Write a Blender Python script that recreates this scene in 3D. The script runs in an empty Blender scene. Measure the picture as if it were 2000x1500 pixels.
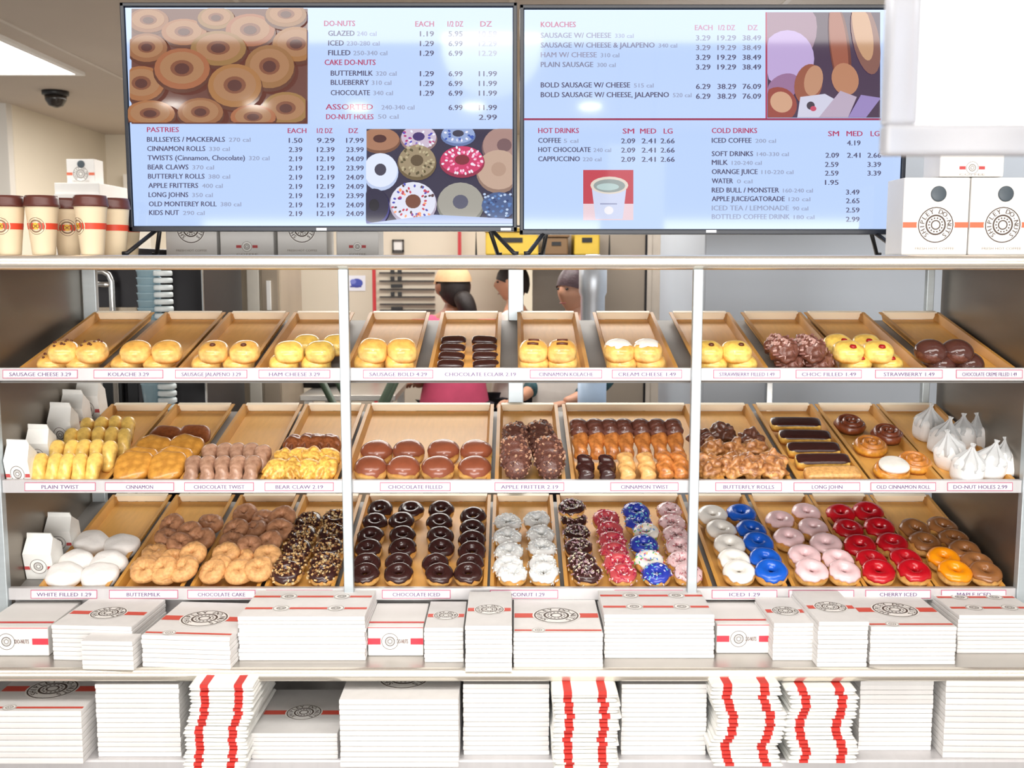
import bpy, bmesh, math, random
from mathutils import Vector, Matrix, Euler, noise

RND = random.Random(11)
SC = bpy.context.scene
C = SC.collection
F = 2000.0
PITCH = math.atan(230 / 2000)
D0 = 2.65
ZC = 1.55
CAM = Vector((0, -D0, ZC))
cP, sP = math.cos(PITCH), math.sin(PITCH)


def ray(px, py):
    dx, dy = (px - 1000) / F, (750 - py) / F
    return Vector((dx, cP + dy * sP, -sP + dy * cP))


def at(px, py, Y):
    r = ray(px, py)
    return CAM + r * ((Y + D0) / r.y)


def on_z(px, py, z):
    r = ray(px, py)
    return CAM + r * ((z - ZC) / r.z)


def zat(py, Y):
    return at(1000, py, Y).z


def xat(px, py, Y):
    return at(px, py, Y).x


def lin(c):
    def f(v):
        v = v / 255.0
        return v / 12.92 if v <= 0.04045 else ((v + 0.055) / 1.055) ** 2.4
    return (f(c[0]), f(c[1]), f(c[2]), 1.0)


# ------------------------------------------------------------------ materials
def newmat(name):
    m = bpy.data.materials.new(name)
    m.use_nodes = True
    nt = m.node_tree
    b = nt.nodes["Principled BSDF"]
    return m, nt, b


def mat(name, col, rough=0.5, metal=0.0, var=0.06, scale=12.0, bump=0.0, bscale=60.0, spec=0.5, stretch=None, coat=0.0, rand=0.0):
    m, nt, b = newmat(name)
    b.inputs["Roughness"].default_value = rough
    b.inputs["Metallic"].default_value = metal
    b.inputs["Specular IOR Level"].default_value = spec
    b.inputs["Coat Weight"].default_value = coat
    tc = nt.nodes.new("ShaderNodeTexCoord")
    mp = nt.nodes.new("ShaderNodeMapping")
    if stretch:
        mp.inputs["Scale"].default_value = stretch
    nt.links.new(tc.outputs["Object"], mp.inputs["Vector"])
    nz = nt.nodes.new("ShaderNodeTexNoise")
    nz.inputs["Scale"].default_value = scale
    nz.inputs["Detail"].default_value = 3
    nt.links.new(mp.outputs["Vector"], nz.inputs["Vector"])
    rp = nt.nodes.new("ShaderNodeValToRGB")
    c = lin(col)
    rp.color_ramp.elements[0].position = 0.3
    rp.color_ramp.elements[1].position = 0.7
    rp.color_ramp.elements[0].color = tuple(max(0, v * (1 - var)) for v in c[:3]) + (1,)
    rp.color_ramp.elements[1].color = tuple(min(1, v * (1 + var)) for v in c[:3]) + (1,)
    nt.links.new(nz.outputs["Fac"], rp.inputs["Fac"])
    out = rp.outputs["Color"]
    if rand:
        out = random_value(nt, out, rand)
    nt.links.new(out, b.inputs["Base Color"])
    if bump:
        n2 = nt.nodes.new("ShaderNodeTexNoise")
        n2.inputs["Scale"].default_value = bscale
        n2.inputs["Detail"].default_value = 4
        nt.links.new(mp.outputs["Vector"], n2.inputs["Vector"])
        bp = nt.nodes.new("ShaderNodeBump")
        bp.inputs["Strength"].default_value = bump
        bp.inputs["Distance"].default_value = 0.004
        nt.links.new(n2.outputs["Fac"], bp.inputs["Height"])
        nt.links.new(bp.outputs["Normal"], b.inputs["Normal"])
    return m


def random_value(nt, out, amt):
    oi = nt.nodes.new("ShaderNodeObjectInfo")
    mr = nt.nodes.new("ShaderNodeMapRange")
    mr.inputs["To Min"].default_value = 1 - amt
    mr.inputs["To Max"].default_value = 1 + amt
    nt.links.new(oi.outputs["Random"], mr.inputs["Value"])
    hs = nt.nodes.new("ShaderNodeHueSaturation")
    nt.links.new(mr.outputs["Result"], hs.inputs["Value"])
    nt.links.new(out, hs.inputs["Color"])
    return hs.outputs["Color"]


def dough(name, h, bottom, mid, top, rough=0.45, bump=0.25, nscale=40, rand=0.1, coat=0.15, mott=0.22):
    m, nt, b = newmat(name)
    b.inputs["Roughness"].default_value = rough
    b.inputs["Coat Weight"].default_value = coat
    b.inputs["Subsurface Weight"].default_value = 0.0
    tc = nt.nodes.new("ShaderNodeTexCoord")
    sx = nt.nodes.new("ShaderNodeSeparateXYZ")
    nt.links.new(tc.outputs["Object"], sx.inputs["Vector"])
    nz = nt.nodes.new("ShaderNodeTexNoise")
    nz.inputs["Scale"].default_value = nscale
    nz.inputs["Detail"].default_value = 4
    nt.links.new(tc.outputs["Object"], nz.inputs["Vector"])
    mr = nt.nodes.new("ShaderNodeMapRange")
    mr.inputs["From Max"].default_value = h
    nt.links.new(sx.outputs["Z"], mr.inputs["Value"])
    ad = nt.nodes.new("ShaderNodeMath")
    ad.operation = "MULTIPLY_ADD"
    ad.inputs[1].default_value = 0.35
    nt.links.new(nz.outputs["Fac"], ad.inputs[0])
    sb = nt.nodes.new("ShaderNodeMath")
    sb.operation = "SUBTRACT"
    sb.inputs[1].default_value = 0.175
    nt.links.new(mr.outputs["Result"], sb.inputs[0])
    nt.links.new(sb.outputs[0], ad.inputs[2])
    rp = nt.nodes.new("ShaderNodeValToRGB")
    e = rp.color_ramp.elements
    e[0].position = 0.08
    e[0].color = lin(bottom)
    e[1].position = 0.85
    e[1].color = lin(top)
    n = e.new(0.42)
    n.color = lin(mid)
    nt.links.new(ad.outputs[0], rp.inputs["Fac"])
    n3 = nt.nodes.new("ShaderNodeTexNoise")
    n3.inputs["Scale"].default_value = nscale * 1.7
    n3.inputs["Detail"].default_value = 5
    nt.links.new(tc.outputs["Object"], n3.inputs["Vector"])
    r3 = nt.nodes.new("ShaderNodeValToRGB")
    r3.color_ramp.elements[0].position = 0.36
    r3.color_ramp.elements[1].position = 0.62
    r3.color_ramp.elements[0].color = (1 - mott, 1 - mott * 1.25, 1 - mott * 1.4, 1)
    r3.color_ramp.elements[1].color = (1 + mott * 0.3, 1 + mott * 0.3, 1 + mott * 0.3, 1)
    nt.links.new(n3.outputs["Fac"], r3.inputs["Fac"])
    mx = nt.nodes.new("ShaderNodeMix")
    mx.data_type = "RGBA"
    mx.blend_type = "MULTIPLY"
    mx.inputs["Factor"].default_value = 1.0
    nt.links.new(rp.outputs["Color"], mx.inputs["A"])
    nt.links.new(r3.outputs["Color"], mx.inputs["B"])
    nt.links.new(random_value(nt, mx.outputs["Result"], rand), b.inputs["Base Color"])
    bp = nt.nodes.new("ShaderNodeBump")
    bp.inputs["Strength"].default_value = bump
    bp.inputs["Distance"].default_value = 0.004
    nt.links.new(nz.outputs["Fac"], bp.inputs["Height"])
    nt.links.new(bp.outputs["Normal"], b.inputs["Normal"])
    return m


def attr_mat(name, emit=0.0, rough=0.5):
    m, nt, b = newmat(name)
    a = nt.nodes.new("ShaderNodeVertexColor")
    a.layer_name = "Col"
    b.inputs["Roughness"].default_value = rough
    if emit:
        b.inputs["Base Color"].default_value = (0.01, 0.01, 0.012, 1)
        nt.links.new(a.outputs["Color"], b.inputs["Emission Color"])
        b.inputs["Emission Strength"].default_value = emit
    else:
        nt.links.new(a.outputs["Color"], b.inputs["Base Color"])
    return m


def emis(name, col, s):
    m, nt, b = newmat(name)
    b.inputs["Base Color"].default_value = lin(col)
    b.inputs["Emission Color"].default_value = lin(col)
    b.inputs["Emission Strength"].default_value = s
    return m


STEEL = mat("brushed_steel", (196, 192, 186), 0.33, 0.9, 0.05, 6, 0.05, 120, stretch=(1, 1, 14))
STEEL_DARK = mat("dull_steel", (136, 128, 118), 0.36, 0.85, 0.04, 3, stretch=(1, 1, 6))
STEEL_LIGHT = mat("pale_steel", (206, 204, 205), 0.4, 0.35, 0.03, 6, stretch=(8, 1, 1))
DECK = mat("deck_steel", (150, 148, 145), 0.6, 0.5, 0.05, 6)
POST = mat("post_metal", (188, 197, 201), 0.4, 0.5, 0.04, 8, stretch=(1, 1, 8))
EDGE = mat("shelf_edge_metal", (228, 222, 210), 0.25, 0.75, 0.05, 3, stretch=(1, 8, 8))
TRAYM = mat("tan_tray", (236, 178, 92), 0.45, 0, 0.04, 18, 0.05, 90, stretch=(6, 1, 1), spec=0.4)
TRAY_RIM_LIT = mat("tan_tray_rim_lit", (255, 240, 214), 0.42, 0, 0.03, 18)  # tray tan paled: light on the rims is put into the colour
TRAYS = mat("tan_tray_side", (206, 150, 70), 0.45, 0, 0.06, 18)
PAPER = mat("white_board", (232, 230, 227), 0.65, 0, 0.02, 9)
PAPER_E = mat("white_board_edge", (226, 224, 222), 0.7, 0, 0.03, 30, rand=0.05)
BAGM = mat("white_bag_paper", (240, 240, 236), 0.7, 0, 0.04, 20, 0.3, 30, rand=0.04)
REDP = mat("red_print", (206, 52, 44), 0.6, 0, 0.06, 20)
BLACK = mat("black_plastic", (22, 22, 25), 0.4, 0, 0.1, 10)
CREAM = mat("cream_cup", (238, 218, 184), 0.55, 0, 0.03, 10)
LID = mat("brown_lid", (92, 46, 38), 0.35, 0, 0.06, 10)
BAND = mat("red_band", (214, 70, 42), 0.5, 0, 0.05, 10)
PRINT = attr_mat("printed_ink", 0, 0.6)
SCREEN = attr_mat("lit_screen", 1.0, 0.06)


# ------------------------------------------------------------------ objects
def put(name, me, parent=None, loc=None):
    o = bpy.data.objects.new(name, me)
    C.objects.link(o)
    if parent is not None:
        o.parent = parent
    if loc is not None:
        o.location = loc
    return o


def tag(o, label=None, cat=None, group=None, kind=None):
    if label:
        n = len(label.split())
        if n > 16 or n < 4:
            print("LABEL LEN", n, label)
        o["label"] = label
    if cat:
        o["category"] = cat
    if group:
        o["group"] = group
    if kind:
        o["kind"] = kind
    return o


def thing(name, label, cat, loc=(0, 0, 0), group=None):
    return tag(put(name, None, None, loc), label, cat, group)


def dup(src, parent=None):
    c = src.copy()
    for k in ("label", "group"):
        if k in c.keys() and parent is None:
            del c[k]
    C.objects.link(c)
    c.parent = parent
    for ch in src.children:
        dup(ch, c)
    return c


def build(name, verts, faces, mats, midx=None, smooth=False, cols=None):
    me = bpy.data.meshes.new(name)
    me.from_pydata([tuple(v) for v in verts], [], faces)
    for m in (mats if isinstance(mats, (list, tuple)) else [mats]):
        me.materials.append(m)
    if midx:
        me.polygons.foreach_set("material_index", midx)
    if cols:
        ca = me.color_attributes.new("Col", "BYTE_COLOR", "CORNER")
        i = 0
        buf = []
        for f, c in zip(faces, cols):
            buf += list(c) * len(f)
        ca.data.foreach_set("color", buf)
    if smooth:
        me.polygons.foreach_set("use_smooth", [True] * len(me.polygons))
    me.update()
    return me


class MB:
    """collects solids into one mesh"""

    def __init__(s):
        s.v, s.f, s.m = [], [], []

    def add(s, vs, fs, mi=0):
        n = len(s.v)
        s.v += [Vector(v) for v in vs]
        s.f += [tuple(i + n for i in f) for f in fs]
        s.m += [mi] * len(fs)

    def box(s, x0, x1, y0, y1, z0, z1, mi=0, M=None):
        vs = [Vector(p) for p in ((x0, y0, z0), (x1, y0, z0), (x1, y1, z0), (x0, y1, z0), (x0, y0, z1), (x1, y0, z1), (x1, y1, z1), (x0, y1, z1))]
        if M:
            vs = [M @ v for v in vs]
        s.add(vs, [(0, 3, 2, 1), (4, 5, 6, 7), (0, 1, 5, 4), (1, 2, 6, 5), (2, 3, 7, 6), (3, 0, 4, 7)], mi)
        return s

    def tube(s, pts, r, n=8, mi=0, closed=False):
        pts = [Vector(p) for p in pts]
        rings = []
        for i, p in enumerate(pts):
            a = pts[max(i - 1, 0)]
            b = pts[min(i + 1, len(pts) - 1)]
            t = (b - a).normalized()
            u = t.cross(Vector((0.13, 0.21, 0.97)))
            if u.length < 1e-3:
                u = t.cross(Vector((1, 0, 0)))
            u.normalize()
            w = t.cross(u)
            rr = r[i] if isinstance(r, (list, tuple)) else r
            rings.append([p + (u * math.cos(2 * math.pi * k / n) + w * math.sin(2 * math.pi * k / n)) * rr for k in range(n)])
        vs = [v for q in rings for v in q]
        fs = []
        for i in range(len(pts) - 1):
            for k in range(n):
                a, b = i * n + k, i * n + (k + 1) % n
                fs.append((a, b, b + n, a + n))
        fs.append(tuple(range(n - 1, -1, -1)))
        fs.append(tuple(range((len(pts) - 1) * n, len(pts) * n)))
        s.add(vs, fs, mi)
        return s

    def lathe(s, prof, n=24, mi=0, c=(0, 0, 0), caps=True):
        vs, fs = [], []
        for r, z in prof:
            for k in range(n):
                a = 2 * math.pi * k / n
                vs.append((c[0] + r * math.cos(a), c[1] + r * math.sin(a), c[2] + z))
        for i in range(len(prof) - 1):
            for k in range(n):
                a, b = i * n + k, i * n + (k + 1) % n
                fs.append((a, b, b + n, a + n))
        if caps:
            fs.append(tuple(range(n - 1, -1, -1)))
            fs.append(tuple(range((len(prof) - 1) * n, len(prof) * n)))
        s.add(vs, fs, mi)
        return s

    def mesh(s, name, mats, smooth=False):
        return build(name, s.v, s.f, mats, s.m, smooth)

    def obj(s, name, mats, parent=None, smooth=False, bevel=0.0, loc=None):
        o = put(name, s.mesh(name, mats, smooth), parent, loc)
        if bevel:
            b = o.modifiers.new("bevel", "BEVEL")
            b.width = bevel
            b.segments = 2
            b.limit_method = "ANGLE"
        return o


_glyph = {}


def glyphs(txt):
    if txt not in _glyph:
        cu = bpy.data.curves.new("t", "FONT")
        cu.body = txt
        cu.resolution_u = 2
        o = bpy.data.objects.new("t", cu)
        C.objects.link(o)
        bpy.context.view_layer.update()
        dg = bpy.context.evaluated_depsgraph_get()
        me = o.evaluated_get(dg).to_mesh()
        vs = [(v.co.x, v.co.y) for v in me.vertices]
        fs = [tuple(p.vertices) for p in me.polygons]
        o.evaluated_get(dg).to_mesh_clear()
        bpy.data.objects.remove(o)
        bpy.data.curves.remove(cu)
        _glyph[txt] = (vs, fs)
    return _glyph[txt]


class Flat:
    """flat printed artwork: coloured polygons laid on a surface by a mapping (x right, y down)"""

    def __init__(s, fn):
        s.fn = fn
        s.v, s.f, s.c = [], [], []

    def poly(s, pts, col, layer=1):
        n = len(s.v)
        s.v += [s.fn(x, y, layer) for x, y in pts]
        s.f.append(tuple(range(n, n + len(pts))))
        s.c.append(lin(col))

    def rect(s, x0, y0, x1, y1, col, layer=1, seg=1):
        for i in range(seg):
            a, b = x0 + (x1 - x0) * i / seg, x0 + (x1 - x0) * (i + 1) / seg
            s.poly([(a, y1), (b, y1), (b, y0), (a, y0)], col, layer)

    def ell(s, cx, cy, rx, ry, col, layer=1, n=20, rot=0.0, clip=None):
        ps = []
        for k in range(n):
            a = -2 * math.pi * k / n
            x, y = rx * math.cos(a), ry * math.sin(a)
            x, y = cx + x * math.cos(rot) - y * math.sin(rot), cy + x * math.sin(rot) + y * math.cos(rot)
            if clip:
                x, y = min(max(x, clip[0]), clip[2]), min(max(y, clip[1]), clip[3])
            ps.append((x, y))
        s.poly(ps, col, layer)

    def ring(s, cx, cy, r0, r1, col, layer=1, n=28, sq=1.0):
        for k in range(n):
            a, b = 2 * math.pi * k / n, 2 * math.pi * (k + 1) / n
            s.poly([(cx + r0 * math.cos(a), cy + sq * r0 * math.sin(a)), (cx + r0 * math.cos(b), cy + sq * r0 * math.sin(b)), (cx + r1 * math.cos(b), cy + sq * r1 * math.sin(b)), (cx + r1 * math.cos(a), cy + sq * r1 * math.sin(a))], col, layer)

    def text(s, txt, x, y, h, col, layer=2, w=None, al="l", rot=None, about=None):
        vs, fs = glyphs(txt)
        if not vs:
            return
        x0, x1 = min(v[0] for v in vs), max(v[0] for v in vs)
        k = h / 0.72
        kx = k if w is None else w / max(1e-6, x1 - x0)
        W = (x1 - x0) * kx
        ox = x - (0 if al == "l" else W / 2 if al == "c" else W)
        for b_ in (0.0, 0.07):
            n = len(s.v)
            for vx, vy in vs:
                X, Y = ox + (vx - x0) * kx + b_ * h, y - vy * k
                if rot is not None:
                    dx, dy = X - about[0], Y - about[1]
                    X, Y = about[0] + dx * math.cos(rot) - dy * math.sin(rot), about[1] + dx * math.sin(rot) + dy * math.cos(rot)
                s.v.append(s.fn(X, Y, layer + b_ * 5))
            for f in fs:
                s.f.append(tuple(i + n for i in f))
                s.c.append(lin(col))

    def emblem(s, cx, cy, r, ink=(84, 70, 62), layer=2, letters=True, fine=True):
        s.ell(cx, cy, r * 1.04, r * 1.04, (244, 242, 238), layer, 28)
        s.ring(cx, cy, r * 0.97, r * 0.91, ink, layer + 1)
        s.ring(cx, cy, r * 0.56, r * 0.47, ink, layer + 1)
        s.ring(cx, cy, r * 0.27, r * 0.2, ink, layer + 1, 18)
        if letters:
            t = "SHIPLEY DO-NUTS"
            for i, ch in enumerate(t):
                if ch == " ":
                    continue
                a = -math.pi * 0.82 + 1.64 * math.pi * (i + 0.5) / len(t)
                s.text(ch, cx, cy - r * 0.62, r * 0.26, ink, layer + 1, None, "c", a, (cx, cy))
        if fine:
            for k in range(14):
                a = 2 * math.pi * k / 14
                s.ell(cx + r * 0.37 * math.cos(a), cy + r * 0.37 * math.sin(a), r * 0.05, r * 0.05, ink, layer + 1, 6)

    def obj(s, name, m, parent=None):
        return put(name, build(name, s.v, s.f, m, None, False, s.c), parent)


# ------------------------------------------------------------------ pastry shapes (base at z=0)
def torus_me(name, R, r, rz, m, nu=30, nv=12, wob=0.0, v0=None, v1=None, off=0.0, drip=0.0, seed=0, crack=0.0):
    vs, fs = [], []
    closed = v0 is None
    nn = nv if closed else nv + 3
    for i in range(nu):
        u = 2 * math.pi * i / nu
        w = 1 + wob * noise.noise(Vector((math.cos(u) * 1.6, math.sin(u) * 1.6, seed * 3.1)))
        dr = drip * noise.noise(Vector((math.cos(u) * 3, math.sin(u) * 3, seed + 7.7)))
        for j in range(nn):
            if closed:
                v = 2 * math.pi * j / nv
                o = 0
            else:
                jj = min(j, nv)
                v = (v0 - dr) + (v1 - v0 + dr) * jj / nv
                if j == nv + 1:
                    v += 0.02
                o = off * (1 if 0 < j < nv else 0.75)
                if j == nv + 2:
                    v, o = (v0 - dr), -0.002
                if j == nv + 1:
                    v, o = v1, -0.002
            c = crack * max(0, math.sin(v)) * noise.noise(Vector((u * 5, v * 3, seed)))
            rad = R * w + (r + o + c) * math.cos(v)
            z = rz + (rz + o + c) * math.sin(v)
            vs.append((rad * math.cos(u), rad * math.sin(u), z))
    for i in range(nu):
        for j in range(nn):
            a, b = i * nn + j, ((i + 1) % nu) * nn + j
            j2 = (j + 1) % nn
            a2, b2 = i * nn + j2, ((i + 1) % nu) * nn + j2
            fs.append((a, b, b2, a2))
    return build(name, vs, fs, m, None, True)


def blob_me(name, rx, ry, rz, m, e=1.0, e2=1.0, amp=0.0, ns=20.0, seed=0, nu=28, nv=16, flat=0.55, zcut=None, off=0.0, fn=None, v_from=-0.5, drip=0.0):
    def sp(a, p):
        return math.copysign(abs(a) ** p, a)
    vs, fs = [], []
    zb = rz * flat
    for j in range(nv + 1):
        for i in range(nu):
            u = 2 * math.pi * i / nu
            lo = v_from * math.pi
            if drip:
                lo += drip * noise.noise(Vector((math.cos(u) * 2.5, math.sin(u) * 2.5, seed + 3.3)))
            v = lo + (0.5 * math.pi - lo) * j / nv
            x = (rx + off) * sp(math.cos(v), e2) * sp(math.cos(u), e)
            y = (ry + off) * sp(math.cos(v), e2) * sp(math.sin(u), e)
            z = (rz + off) * sp(math.sin(v), e2)
            if amp:
                k = 1 + amp * noise.noise(Vector((x * ns, y * ns, z * ns + seed * 5.3)))
                x, y, z = x * k, y * k, z * k
            z = max(z, -zb) + zb
            p = Vector((x, y, z))
            if fn:
                p = fn(p)
            vs.append(p)
    for j in range(nv):
        for i in range(nu):
            a, b = j * nu + i, j * nu + (i + 1) % nu
            fs.append((a, b, b + nu, a + nu))
    return build(name, vs, fs, m, None, True)


def twist_me(name, L, r, m, turns=2.0, lobe=0.22, n=14, ns=34, seed=0, flat=0.85, rough=0.0, pw=7.0, belly=0.0):
    vs, fs = [], []
    for i in range(ns + 1):
        t = i / ns
        y = (t - 0.5) * L
        env = (1 - abs(2 * t - 1) ** pw) ** 0.5 if 0 < t < 1 else 0.05
        env *= 1 + belly * math.sin(math.pi * t)
        for k in range(n):
            a = 2 * math.pi * k / n
            q = 1 + lobe * math.cos(2 * (a - turns * math.pi * t)) + rough * noise.noise(Vector((math.cos(a) * 2, math.sin(a) * 2, t * 9 + seed)))
            vs.append((r * env * q * math.cos(a), y, r * flat + r * flat * env * q * math.sin(a)))
    for i in range(ns):
        for k in range(n):
            a, b = i * n + k, i * n + (k + 1) % n
            fs.append((a, a + n, b + n, b))
    fs.append(tuple(range(n)))
    fs.append(tuple(range((ns + 1) * n - 1, ns * n - 1, -1)))
    return build(name, vs, fs, m, None, True)


def roll_me(name, R, h, m, turns=2.6, seed=0):
    """spiral cinnamon roll: a disc whose top carries a spiral groove"""
    vs, fs = [], []
    nr, nu = 22, 48
    for j in range(nr + 1):
        rr = R * j / nr
        for i in range(nu):
            u = 2 * math.pi * i / nu
            ph = (rr / R) * turns - u / (2 * math.pi)
            g = abs(math.sin(math.pi * ph)) ** 0.6
            edge = (1 - (rr / R) ** 6)
            z = h * (0.55 + 0.45 * g) * max(0.35, edge ** 0.5)
            w = 1 + 0.03 * noise.noise(Vector((math.cos(u) * 2, math.sin(u) * 2, seed)))
            vs.append((rr * w * math.cos(u), rr * w * math.sin(u), z))
    for i in range(nu):
        u = 2 * math.pi * i / nu
        vs.append((R * 0.94 * math.cos(u), R * 0.94 * math.sin(u), 0))
    for j in range(nr + 1):
        for i in range(nu):
            a, b = j * nu + i, j * nu + (i + 1) % nu
            fs.append((a, a + nu, b + nu, b))
    fs.append(tuple(range((nr + 2) * nu - 1, (nr + 1) * nu - 1, -1)))
    return build(name, vs, fs, m, None, True)


def bits_me(name, R, r, rz, n, cols, L=0.008, w=0.0016, seed=0, chunky=False, lift=0.003, m=None):
    """sprinkles or chopped nuts scattered over a ring"""
    rn = random.Random(seed)
    vs, fs, cs = [], [], []
    for _ in range(n):
        u = rn.uniform(0, 2 * math.pi)
        v = rn.uniform(-0.02, 1.02) * math.pi
        rad = R + (r + lift) * math.cos(v)
        c = Vector((rad * math.cos(u), rad * math.sin(u), rz + (rz + lift) * math.sin(v)))
        nrm = Vector((math.cos(v) * math.cos(u), math.cos(v) * math.sin(u), math.sin(v)))
        t = nrm.orthogonal().normalized()
        t.rotate(Matrix.Rotation(rn.uniform(0, 6.28), 3, nrm))
        b = nrm.cross(t)
        l = L * (rn.uniform(0.5, 1.2) if chunky else 1) / 2
        ww = w * (rn.uniform(0.7, 1.5) if chunky else 1)
        k = len(vs)
        for sx in (-l, l):
            for sy, sz in ((-ww, -ww), (ww, -ww), (ww * 0.8, ww), (-ww * 0.8, ww)):
                vs.append(c + t * sx + b * sy + nrm * sz)
        q = [(0, 1, 2, 3), (7, 6, 5, 4), (0, 4, 5, 1), (1, 5, 6, 2), (2, 6, 7, 3), (3, 7, 4, 0)]
        col = lin(rn.choice(cols))
        for f in q:
            fs.append(tuple(i + k for i in f))
            cs.append(col)
    return build(name, vs, fs, m or PRINT, None, False, cs)


def bits_on(name, me, n, cols, L=0.007, w=0.0018, seed=0, zmin=0.008, lift=0.0008):
    """crumbs scattered over an existing shape"""
    rn = random.Random(seed)
    vv = [(v.co.copy(), v.normal.copy()) for v in me.vertices if v.co.z > zmin]
    vs, fs, cs = [], [], []
    for _ in range(n):
        p, nrm = rn.choice(vv)
        t = nrm.orthogonal().normalized()
        t.rotate(Matrix.Rotation(rn.uniform(0, 6.28), 3, nrm))
        b = nrm.cross(t)
        p = p + t * rn.uniform(-0.004, 0.004) + b * rn.uniform(-0.004, 0.004) + nrm * lift
        l, ww = L * rn.uniform(0.4, 1.1) / 2, w * rn.uniform(0.7, 1.5)
        k = len(vs)
        for sx in (-l, l):
            for sy, sz in ((-ww, -ww), (ww, -ww), (ww * 0.7, ww), (-ww * 0.7, ww)):
                vs.append(p + t * sx + b * sy + nrm * sz)
        col = lin(rn.choice(cols))
        for f in [(0, 1, 2, 3), (7, 6, 5, 4), (0, 4, 5, 1), (1, 5, 6, 2), (2, 6, 7, 3), (3, 7, 4, 0)]:
            fs.append(tuple(i + k for i in f))
            cs.append(col)
    return build(name, vs, fs, PRINT, None, False, cs)

# ================================================================== room
CEIL = ZC + 1.15
WALLM = mat("cream_wall_paint", (214, 204, 186), 0.8, 0, 0.03, 1.5)
WALLL = mat("pale_wall_panel", (205, 200, 192), 0.75, 0, 0.03, 2)
CEILM = mat("ceiling_paint", (190, 178, 166), 0.85, 0, 0.03, 1.2)
FLOORM = mat("grey_floor_tile", (128, 120, 112), 0.5, 0, 0.1, 3)
YB = 6.55


def struct(name, mb, m, bevel=0):
    o = mb.obj(name, m, None, bevel=bevel)
    o["kind"] = "structure"
    return o


struct("floor", MB().box(-5.2, 5.2, -6.5, YB + 0.1, -0.06, 0.0), FLOORM)
struct("ceiling", MB().box(-5.2, 5.2, -6.5, YB + 0.1, CEIL, CEIL + 0.08), CEILM)
struct("wall_back", MB().box(-5.2, 5.2, YB, YB + 0.1, 0, CEIL), WALLM)
mb = MB().box(-3.70, -3.58, 4.86, YB, 0, CEIL)
struct("wall_left", mb, WALLM)
mb = MB().box(-5.2, -3.585, 4.78, 4.86, 0, CEIL)
struct("wall_alcove", mb, WALLL)
struct("wall_right", MB().box(5.1, 5.2, -2.0, YB, 0, CEIL), WALLM)
struct("trim_1", MB().box(-3.40, -3.18, 6.45, 6.55, 0, CEIL - 0.35), mat("white_trim", (224, 220, 212), 0.6))
# tiled seams on the ceiling: thin grid strips
mb = MB()
for k in range(-4, 5):
    mb.box(k * 1.2 - 0.012, k * 1.2 + 0.012, 0.9, YB, CEIL - 0.004, CEIL + 0.001)
struct("trim_2", mb, mat("ceiling_grid", (205, 196, 186), 0.7))

# ceiling light panel seen at the top left
LP = emis("light_panel_glow", (255, 253, 248), 6.0)
lp = thing("ceiling_light_panel", "bright white rectangular light panel set in the beige ceiling", "ceiling light", (-3.12, 2.75, CEIL))
MB().box(-0.53, 0.53, -0.85, 0.85, -0.012, -0.006).obj("diffuser", LP, lp)
MB().box(-0.57, 0.57, -0.89, -0.85, -0.02, 0).box(-0.57, 0.57, 0.85, 0.89, -0.02, 0).box(-0.57, -0.53, -0.85, 0.85, -0.02, 0).box(0.53, 0.57, -0.85, 0.85, -0.02, 0).obj("frame", PAPER, lp)

# black dome hanging below the ceiling
dm = on_z(108, 178, CEIL)
d = thing("ceiling_dome_speaker", "small black dome hanging under the ceiling left of the menu screens", "ceiling dome", dm)
MB().lathe([(0.085, 0), (0.085, -0.025), (0.075, -0.03)], 20).obj("mount", BLACK, d, True)
MB().lathe([(0.07, -0.03), (0.066, -0.06), (0.045, -0.095), (0.01, -0.108)], 20).obj("dome", mat("smoked_dome", (40, 34, 30), 0.15), d, True)

# downlights of the customer side (their reflections sit in the two screens)
YTV = 0.20
GLOW = emis("downlight_glow", (255, 250, 240), 60.0)
first = None
spots = [(340, 205), (505, 207), (700, 210), (925, 208), (1153, 208)]
for i, (px, py) in enumerate(spots):
    r = ray(px, py)
    t = (CEIL - 0.03 - ZC) / r.z
    p = CEIL_p = CAM + r * t
    loc = Vector((p.x, 2 * YTV - p.y, CEIL))
    if first is None:
        dl = first = thing("downlight", "x x x x", "ceiling light", loc)
        MB().lathe([(0.12, 0), (0.12, -0.012), (0.085, -0.012), (0.085, -0.03), (0.0801, -0.03)], 28, caps=False).obj("trim_ring", PAPER, dl, True)
        MB().lathe([(0.08, -0.016), (0.079, -0.03)], 28).obj("lens", GLOW, dl)
    else:
        dl = dup(first)
        dl.location = loc
    tag(dl, "round recessed downlight in the ceiling, its glare mirrored in the menu screens", "ceiling light", "downlights above the customer side")
for dl in [o for o in C.objects if o.name.startswith("downlight")]:
    dl["label"] = "round recessed downlight in the ceiling, its glare mirrored in the menu screens"

# ================================================================== display case
XL, XR = -1.345, 1.345
ZT = zat(498, -0.02)
ZTb = zat(527, -0.02)
ZCNT = ZC - 0.97
ZLOW = ZC - 1.195
YC = -0.275
TRH = 0.022
rows = []
for (yr0, yr1, yb, dz) in ((719, 744, 609, 0.03), (938, 963, 788, 0.022), (1149, 1172, 965, 0.02)):
    zr0, zr1 = zat(yr0, -0.005), zat(yr1, -0.005)
    a = Vector((0, 0.020, zr0 - dz))
    b = Vector((0, 0.545, zat(yb, 0.545) - TRH))
    d = (b - a)
    L = d.length
    d.normalize()
    n = Vector((0, -d.z, d.y))
    rows.append(dict(z0=zr0, z1=zr1, a=a, d=d, n=n, L=L, th=math.atan2(d.z, d.y), yb=yb))

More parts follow.
